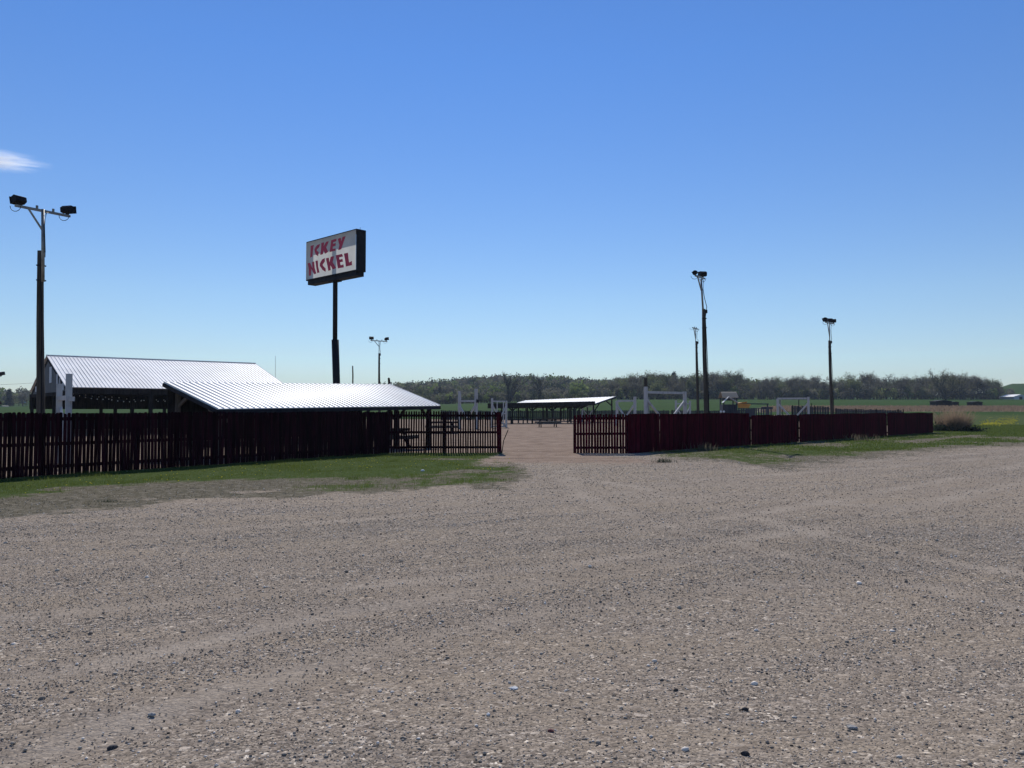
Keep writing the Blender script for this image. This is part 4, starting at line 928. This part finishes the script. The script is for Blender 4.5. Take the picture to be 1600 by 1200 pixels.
shed(1548, 1564, 613.5, 372, 8, 'farm_house', M['dwood'], M['tan'], 'brown farm building with a tan roof half hidden by trees at right', 'house', .5)
shed(1584, 1606, 616.0, 340, 10, 'farm_house', M['lightpan'], M['roof'], 'white roofed farm building at the right edge of the field', 'house', .45)
for (a_, c_, y_, lab) in ((14, 19, 627, 'first tiny pale house on the left hillside'), (22, 26, 628, 'second tiny pale house on the left hillside'), (32, 35, 625.5, 'tiny light house higher on the left hillside'), (1, 5, 633.8, 'tiny white outbuilding at the foot of the left hill')):
    shed(a_, c_, y_, 500 if y_ < 630 else 345, 4, 'hill_house', M['lightpan'], M['tan'], lab, 'house', .35)

# ------------------------------------------------------------------ trees
class NB:
    """fast quad collector"""
    def __init__(s): s.V = []; s.F = []; s.n = 0
    def quads(s, C, size, rs, flat=0.0):
        n = len(C); a = rs.normal(size=(n, 3)); a /= np.linalg.norm(a, axis=1)[:, None]; b = rs.normal(size=(n, 3)); b -= (a * b).sum(1)[:, None] * a; b /= np.linalg.norm(b, axis=1)[:, None]
        sz = (size * rs.uniform(.5, 1.3, n))[:, None]; a = a * sz / 2; b = b * sz / 2 * .7
        P = np.stack([C - a - b, C + a - b * .4, C + a * .7 + b, C - a * .8 + b * .8], 1).reshape(-1, 3)
        s.V.append(P); s.F.append(np.arange(n * 4).reshape(n, 4) + s.n); s.n += n * 4
    def get(s): return np.concatenate(s.V), np.concatenate(s.F)
def grow(seed, h, spread, kind):
    rs = np.random.default_rng(seed); tb = MB(); tips = []; twigs = []
    def branch(p, d, L, r, depth):
        bend = Vector(rs.normal(0, .12, 3)); p1 = p + (d + bend).normalized() * L * .5; d2 = (d + bend * 2 + Vector((0, 0, .12))).normalized(); p2 = p1 + d2 * L * .5
        tb.tube([p, p1, p2], [r, r * .8, r * .62], 5 if depth < 2 else 3, cap=False)
        if depth >= 2: tips.append(p2); tips.append(p1)
        if depth == 4: return
        k = rs.integers(2, 4) if depth else rs.integers(3, 6)
        for i in range(k):
            az = rs.uniform(0, 6.28); tilt = rs.uniform(.35, .8) * spread
            ax = Vector((math.cos(az), math.sin(az), 0)); nd_ = (d2 * math.cos(tilt) + (ax - d2 * ax.dot(d2)).normalized() * math.sin(tilt)); nd_.z = max(nd_.z, -.1)
            branch(p2 if rs.random() < .6 else p1.lerp(p2, rs.random()), nd_.normalized(), L * rs.uniform(.62, .85), r * .58, depth + 1)
    if kind == 'multi':
        for i in range(5): az = i * 1.3 + rs.uniform(-.3, .3); branch(Vector((0, 0, 0)), Vector((math.cos(az) * .5, math.sin(az) * .5, 1)).normalized(), h * .36, h * .022, 1)
    elif kind != 'conifer': branch(Vector((0, 0, -.2)), Vector((rs.normal(0, .04), rs.normal(0, .04), 1)).normalized(), h * .3, h * .024, 0)
    else:
        tb.tube([(0, 0, -.2), (0, 0, h * .95)], [h * .02, h * .004], 6)
        for i in range(500):
            z = rs.uniform(.08, 1) ** 1.0 * h; rr_ = (1 - z / h) * h * .24 * rs.uniform(.3, 1) + .1; az = rs.uniform(0, 6.28); tips.append(Vector((math.cos(az) * rr_, math.sin(az) * rr_, z)))
    mz = max(t.z for t in tips); k = h / mz
    T = np.array([tuple(t) for t in tips]) * k
    tb.v = [(x * k, y * k, z * k) for x, y, z in tb.v]
    return tb, T, rs
def twig_mesh(T, rs, n, ln, w):
    i = rs.integers(0, len(T), n); p = T[i] + rs.normal(0, .15, (n, 3)); d = rs.normal(0, .6, (n, 3)) + np.array([0, 0, .55]); d /= np.linalg.norm(d, axis=1)[:, None]
    L = (ln * rs.uniform(.4, 1.2, n))[:, None]; s_ = np.cross(d, rs.normal(size=(n, 3))); s_ /= np.linalg.norm(s_, axis=1)[:, None]
    P = np.stack([p - s_ * w / 2, p + s_ * w / 2, p + d * L + s_ * w * .15, p + d * L - s_ * w * .15], 1).reshape(-1, 3)
    return P, np.arange(n * 4).reshape(n, 4)
def tree_proto(seed, h, spread, kind, leafm, nleaf, lsize, lspread, ntwig=500):
    tb, T, rs = grow(seed, h, spread, kind)
    me_t = bpy.data.meshes.new('trunk'); me_t.from_pydata(tb.v, [], tb.f); me_t.materials.append(M['bark']); me_t.update()
    P, F = twig_mesh(T, rs, ntwig, h * .085, h * .0035)
    nb = NB()
    if nleaf:
        C = T[rs.integers(0, len(T), nleaf)] + rs.normal(0, lspread, (nleaf, 3)); C[:, 2] = np.maximum(C[:, 2], .3); nb.quads(C, lsize, rs)
        Q, G = nb.get(); Vv = np.concatenate([P, Q]); Ff = np.concatenate([F, G + len(P)]); mi = np.concatenate([np.zeros(len(F)), np.ones(len(G))])
    else: Vv, Ff, mi = P, F, np.zeros(len(F))
    o = npmesh('crown', Vv, Ff, [M['bark'], leafm], mi=mi); me_c = o.data; bpy.data.objects.remove(o)
    return me_t, me_c
PR = {
 'bare': [tree_proto(s, 12, 1.0, 'std', M['l_grey'], 420, .30, .5, 1100) for s in (1, 2, 3)],
 'grey': [tree_proto(s, 12, .95, 'std', M['l_grey'], 2200, .34, .7, 900) for s in (11, 12, 13, 14)],
 'bud': [tree_proto(s, 12, 1.0, 'std', M['l_bud'], 2400, .36, .75, 600) for s in (21, 22, 23)],
 'green': [tree_proto(s, 9, .95, 'std', M['l_green'], 3200, .36, .6, 200) for s in (31, 32)],
 'dark': [tree_proto(41, 11, 1, 'conifer', M['l_dark'], 3500, .5, .35, 100)],
 'multi': [tree_proto(s, 13, .85, 'multi', M['l_grey'], 160, .22, .4, 1900) for s in (51, 52)],
 'yell': [tree_proto(s, 12, .8, 'multi', M['l_yell'], 1500, .32, .6, 1500) for s in (61, 62)],
}
def put_tree(px, Y, ytop, kind, label, group=None, wide=1.0, var=None, rot=None, dz=0):
    x, y = P2(px, Y); g = gz(x, y) - .15 + dz; h = at(px, ytop, Y).z - g
    ms = PR[kind]; mt, mc = ms[(var if var is not None else random.randrange(len(ms))) % len(ms)]
    hh = 9 if kind == 'green' else 11 if kind == 'dark' else 13 if kind == 'multi' else 12
    s = h / hh; r = bpy.data.objects.new('tree', None); S.collection.objects.link(r); r.location = (x, y, g); r.rotation_euler = (0, 0, random.uniform(0, 6.28) if rot is None else rot)
    wv = wide * random.uniform(.9, 1.15); r.scale = (s * wv, s * wv, s); r.empty_display_size = .5; tag(r, label, 'tree', group)
    for nm, me in (('trunk', mt), ('crown', mc)): o = bpy.data.objects.new(nm, me); S.collection.objects.link(o); o.parent = r
# singled out trees
put_tree(796, 330, 583, 'multi', 'large bare spreading tree standing before the wooded hill left of the pavilion roof', None, 1.15, 0, 0.3)
put_tree(843, 335, 584, 'multi', 'second bare tree, narrower, right of the large spreading bare one', None, .85, 1, 1.3)
put_tree(899, 345, 604, 'green', 'light green rounded tree above the far pavilion roof', None, 1.15, 0)
put_tree(1053, 470, 583, 'dark', 'dark conical evergreen on the skyline left of the two close light poles', None, 1.2)
put_tree(1139, 350, 577.5, 'bare', 'tall gnarled bare tree on the skyline right of the two close light poles', None, .95, 0, .5)
put_tree(1478, 330, 578.5, 'yell', 'largest pale olive tree at the right end of the tree line', None, 1.1, 0)
put_tree(1500, 335, 584, 'yell', 'pale olive tree directly right of the largest one in the tree line', None, .9, 1)
put_tree(1530, 350, 588, 'grey', 'broad grey green tree ending the line near the farm roofs', None, 1.2, 1)
put_tree(1544, 358, 594, 'bud', 'lower green tree at the very right end of the tree line', None, 1.2, 1)
put_tree(14, 380, 609, 'dark', 'dark evergreen on the left hill beside the barn', None, 1.2)
SKY = ([600, 640, 700, 760, 800, 850, 900, 940, 965, 1000, 1025, 1050, 1100, 1140, 1175, 1200, 1230, 1262, 1290, 1330, 1400, 1450, 1480, 1520, 1560],
       [606, 605, 603, 603, 604, 606, 606, 604, 590, 586, 583, 588, 584, 584, 594, 591, 585, 590, 593, 587, 587, 588, 582, 589, 597])
lab_line = {'grey': 'greyish budding tree in the long tree line behind the green field', 'bare': 'leafless tree in the long tree line behind the green field', 'bud': 'pale green budding tree in the long tree line behind the green field', 'yell': 'olive tinged multi stemmed tree in the long tree line behind the green field'}
px_ = 962.0
while px_ < 1556:
    for row, (Y, dy) in enumerate(((348, 9), (362, 3), (380, 0))):
        p = px_ + random.uniform(-4, 4); tp = np.interp(p, *SKY) + dy + random.choice((random.uniform(-4, 3), random.uniform(0, 9)))
        if p > 1330: kinds = ['bare', 'bare', 'grey', 'grey', 'bud'] if row else ['grey', 'grey', 'bud']
        elif p > 1180: kinds = ['grey', 'grey', 'bare', 'bud']
        else: kinds = ['bud', 'bud', 'grey', 'grey', 'grey']
        k = random.choice(kinds); put_tree(p, Y + random.uniform(-5, 5), tp, k, lab_line[k], 'tree line behind the field: ' + k, random.uniform(.8, 1.1))
    px_ += 8.6
for p in np.arange(600, 962, 11.0):
    k = random.choice(['grey', 'grey', 'bud']); Y = random.uniform(352, 372)
    put_tree(p + random.uniform(-4, 4), Y, random.uniform(612, 619), k, 'low ' + ('greyish' if k == 'grey' else 'pale green') + ' tree at the foot of the wooded hill', 'trees at the foot of the hill: ' + k, 1.25)
for p in np.arange(-160, 600, 11.0):
    k = random.choice(['grey', 'bud', 'grey']); Y = random.uniform(385, 440)
    put_tree(p + random.uniform(-4, 4), Y, random.uniform(607, 618) if p < 500 else random.uniform(603, 612), k, ('greyish' if k == 'grey' else 'pale green') + ' tree on the low hill left of the shelter', 'trees on the left hill: ' + k, 1.3)

def forest(name, n, region, label, size=(7, 10.5)):
    """mass of far crowns merged to one object"""
    rs = np.random.default_rng(99); Vs, Fs, mi, off, tn = [], [], [], 0, []
    for i in range(n):
        x, y = region(rs); g = gz(x, y); h = rs.uniform(*size); w = h * rs.uniform(.32, .46); q = 150
        dirs = rs.normal(size=(q, 3)); dirs /= np.linalg.norm(dirs, axis=1)[:, None]; rad = rs.uniform(.35, 1, q)[:, None] ** .6
        lob = 1 + .3 * np.sin(dirs[:, :1] * 4 + i) * np.cos(dirs[:, 1:2] * 5 + i)
        C = dirs * rad * lob * np.array([w, w, h * .45]) + np.array([x, y, g + h * .55]); nb = NB(); nb.quads(C, h * .13, rs); P, F = nb.get()
        m_ = rs.choice([0, 0, 0, 1, 1, 2, 3], p=[.2, .15, .15, .15, .15, .12, .08])
        Vs.append(P); Fs.append(F + off); off += len(P); mi.append(np.full(len(F), m_)); tn.append(np.full(len(P), rs.uniform(-.5, .5)))
        # trunk
        tb = MB(); tb.tube([(x, y, g - .3), (x, y, g + h * .7)], [.18, .06], 4, cap=False); P = np.array(tb.v); F = np.array(tb.f); tn.append(np.zeros(len(P))); Vs.append(P); Fs.append(F + off); off += len(P); mi.append(np.full(len(F), 4))
    o = npmesh(name, np.concatenate(Vs), np.concatenate(Fs), [M['l_grey'], M['l_bud'], M['l_dark'], M['l_green'], M['bark']], {'tone': np.concatenate(tn)}, mi=np.concatenate(mi)); tag(o, label, 'woods', kind='stuff')
def reg_hill(rs):
    Y = rs.uniform(385, 690); px = rs.uniform(560, 1290) if rs.random() < .72 else rs.uniform(-300, 560); return P2(px, Y)
forest('wooded_hillside', 1750, reg_hill, 'continuous spring woods covering the far hillside')
def reg_right(rs):
    px = rs.uniform(1540, 1900); return P2(px, rs.uniform(395, 440))
forest('far_grove', 40, reg_right, 'low dark grove behind the farm buildings at the right edge', (3, 6))
def reg_under(rs): return P2(rs.uniform(600, 1560), rs.uniform(342, 352))
forest('undergrowth', 420, reg_under, 'dark scrub along the foot of the tree line', (2.5, 5.5))

# ------------------------------------------------------------------ dry bush and green weeds by the fence end
def bush():
    rs = np.random.default_rng(3); X0, Y0 = P2(1489, 57); r = thing('dry_bush', (X0, Y0, 0), 'dry tan twiggy bush with green weeds at its base beyond the fence end', 'bush')
    n = 2600; a = rs.uniform(0, 6.28, n); rad = rs.uniform(0, 1, n) ** .5; bx = np.cos(a) * rad * 1.0; by = np.sin(a) * rad * .8
    h = (2.0 - .8 * rad) * rs.uniform(.35, 1.2, n) * (.8 + .3 * np.sin(a * 3 + 1) * rad); lean = rs.normal(0, .22, (n, 2)) + np.stack([bx, by], 1) * .45
    segs = []; w = .022
    for s in range(3):
        k0, k1 = s / 3, (s + 1) / 3
        def pt(k): return np.stack([bx + lean[:, 0] * h * k ** 1.4, by + lean[:, 1] * h * k ** 1.4, h * k], 1)
        p0, p1 = pt(k0), pt(k1); o_ = np.array([w / 2 * (1 - k0 * .6), 0, 0]); segs.append(np.stack([p0 - o_, p0 + o_, p1 + o_ * .6, p1 - o_ * .6], 1).reshape(-1, 3))
    P = np.concatenate(segs); F = np.arange(len(P)).reshape(-1, 4)
    o = npmesh('stalks', P, F, [M['reed']]); o.parent = r
    nb = NB()
    C = np.concatenate([np.stack([rs.normal(-1.05, .42, 1300), rs.normal(-.2, .3, 1300), np.abs(rs.normal(0, .26, 1300))], 1), np.stack([rs.normal(.65, .5, 1300), rs.normal(-.6, .25, 1300), np.abs(rs.normal(0, .15, 1300))], 1)])
    nb.quads(C, .13, rs); P, F = nb.get(); o = npmesh('green_weeds', P, F, [M['l_dark']]); o.parent = r
bush()
# tan reeds along the brown strip
n = 42000; pxr = rng.uniform(1190, 1680, n); Yr_ = rng.uniform(118, 200, n); Xr = (pxr - 800) / 1200 * Yr_
gg, dd, di, bb = masks(Xr, Yr_, ground_z(Xr, Yr_)); k = bb > .4
o = make_blades(Xr[k], Yr_[k], rng.uniform(.15, .5, k.sum()), np.full(k.sum(), .11), 'tan_reeds', M['reed'], .5)
tag(o, 'band of dry tan reeds between the grass and the green field', 'reeds', kind='stuff')

# ------------------------------------------------------------------ haze
def haze():
    m = bpy.data.materials.new('haze_air'); m.use_nodes = True; nd, lk = nodes(m); nd.clear()
    out = nd.new('ShaderNodeOutputMaterial'); pv_ = nd.new('ShaderNodeVolumePrincipled'); pv_.inputs['Color'].default_value = (.72, .85, 1, 1)
    pv_.inputs['Density'].default_value = .0002; pv_.inputs['Anisotropy'].default_value = .0; lk.new(pv_.outputs[0], out.inputs['Volume'])
    b = MB(); b.box((0, 1290, 44.5), (2800, 2760, 97)); o = b.build('haze', m); tag(o, 'thin pale haze over the far fields and hills', 'haze', kind='stuff')
haze()
# ------------------------------------------------------------------ cloud
def cloud():
    m = bpy.data.materials.new('cloud_vapour'); m.use_nodes = True; nd, lk = nodes(m); nd.clear()
    out = nd.new('ShaderNodeOutputMaterial'); pv_ = nd.new('ShaderNodeVolumePrincipled'); pv_.inputs['Color'].default_value = (1, 1, 1, 1); pv_.inputs['Anisotropy'].default_value = .65
    tc = nd.new('ShaderNodeTexCoord'); mp = nd.new('ShaderNodeMapping'); mp.inputs['Scale'].default_value = (1, 1, 1)
    g = nd.new('ShaderNodeTexGradient'); g.gradient_type = 'SPHERICAL'; lk.new(tc.outputs['Object'], g.inputs[0])
    n = nd.new('ShaderNodeTexNoise'); n.inputs['Scale'].default_value = 1.8; n.inputs['Detail'].default_value = 8; mp.inputs['Scale'].default_value = (1, 1, 2.2); lk.new(tc.outputs['Object'], mp.inputs[0]); lk.new(mp.outputs[0], n.inputs['Vector'])
    a = nd.new('ShaderNodeMath'); a.operation = 'MULTIPLY_ADD'; a.inputs[1].default_value = 4.0; a.inputs[2].default_value = -2.1; lk.new(n.outputs['Fac'], a.inputs[0])
    s_ = nd.new('ShaderNodeMath'); s_.operation = 'ADD'; lk.new(a.outputs[0], s_.inputs[0]); lk.new(g.outputs['Fac'], s_.inputs[1])
    c = nd.new('ShaderNodeMath'); c.operation = 'MULTIPLY'; c.inputs[1].default_value = .02; c.use_clamp = True; mxx = nd.new('ShaderNodeMath'); mxx.operation = 'MAXIMUM'; mxx.inputs[1].default_value = 0
    lk.new(s_.outputs[0], mxx.inputs[0]); mm = nd.new('ShaderNodeMath'); mm.operation = 'MULTIPLY'; lk.new(mxx.outputs[0], mm.inputs[0]); lk.new(g.outputs['Fac'], mm.inputs[1]); lk.new(mm.outputs[0], c.inputs[0]); lk.new(c.outputs[0], pv_.inputs['Density']); lk.new(pv_.outputs[0], out.inputs['Volume'])
    import bmesh
    bm = bmesh.new(); bmesh.ops.create_icosphere(bm, subdivisions=3, radius=1); me = bpy.data.meshes.new('cloud'); bm.to_mesh(me); bm.free(); me.materials.append(m)
    o = bpy.data.objects.new('cloud', me); S.collection.objects.link(o); p = at(-22, 248, 4200); o.location = p; o.scale = (380, 150, 66); o.rotation_euler = (0, R(6), 0)
    tag(o, 'single small wispy white cloud at the left edge of the sky', 'cloud', kind='structure')
cloud()
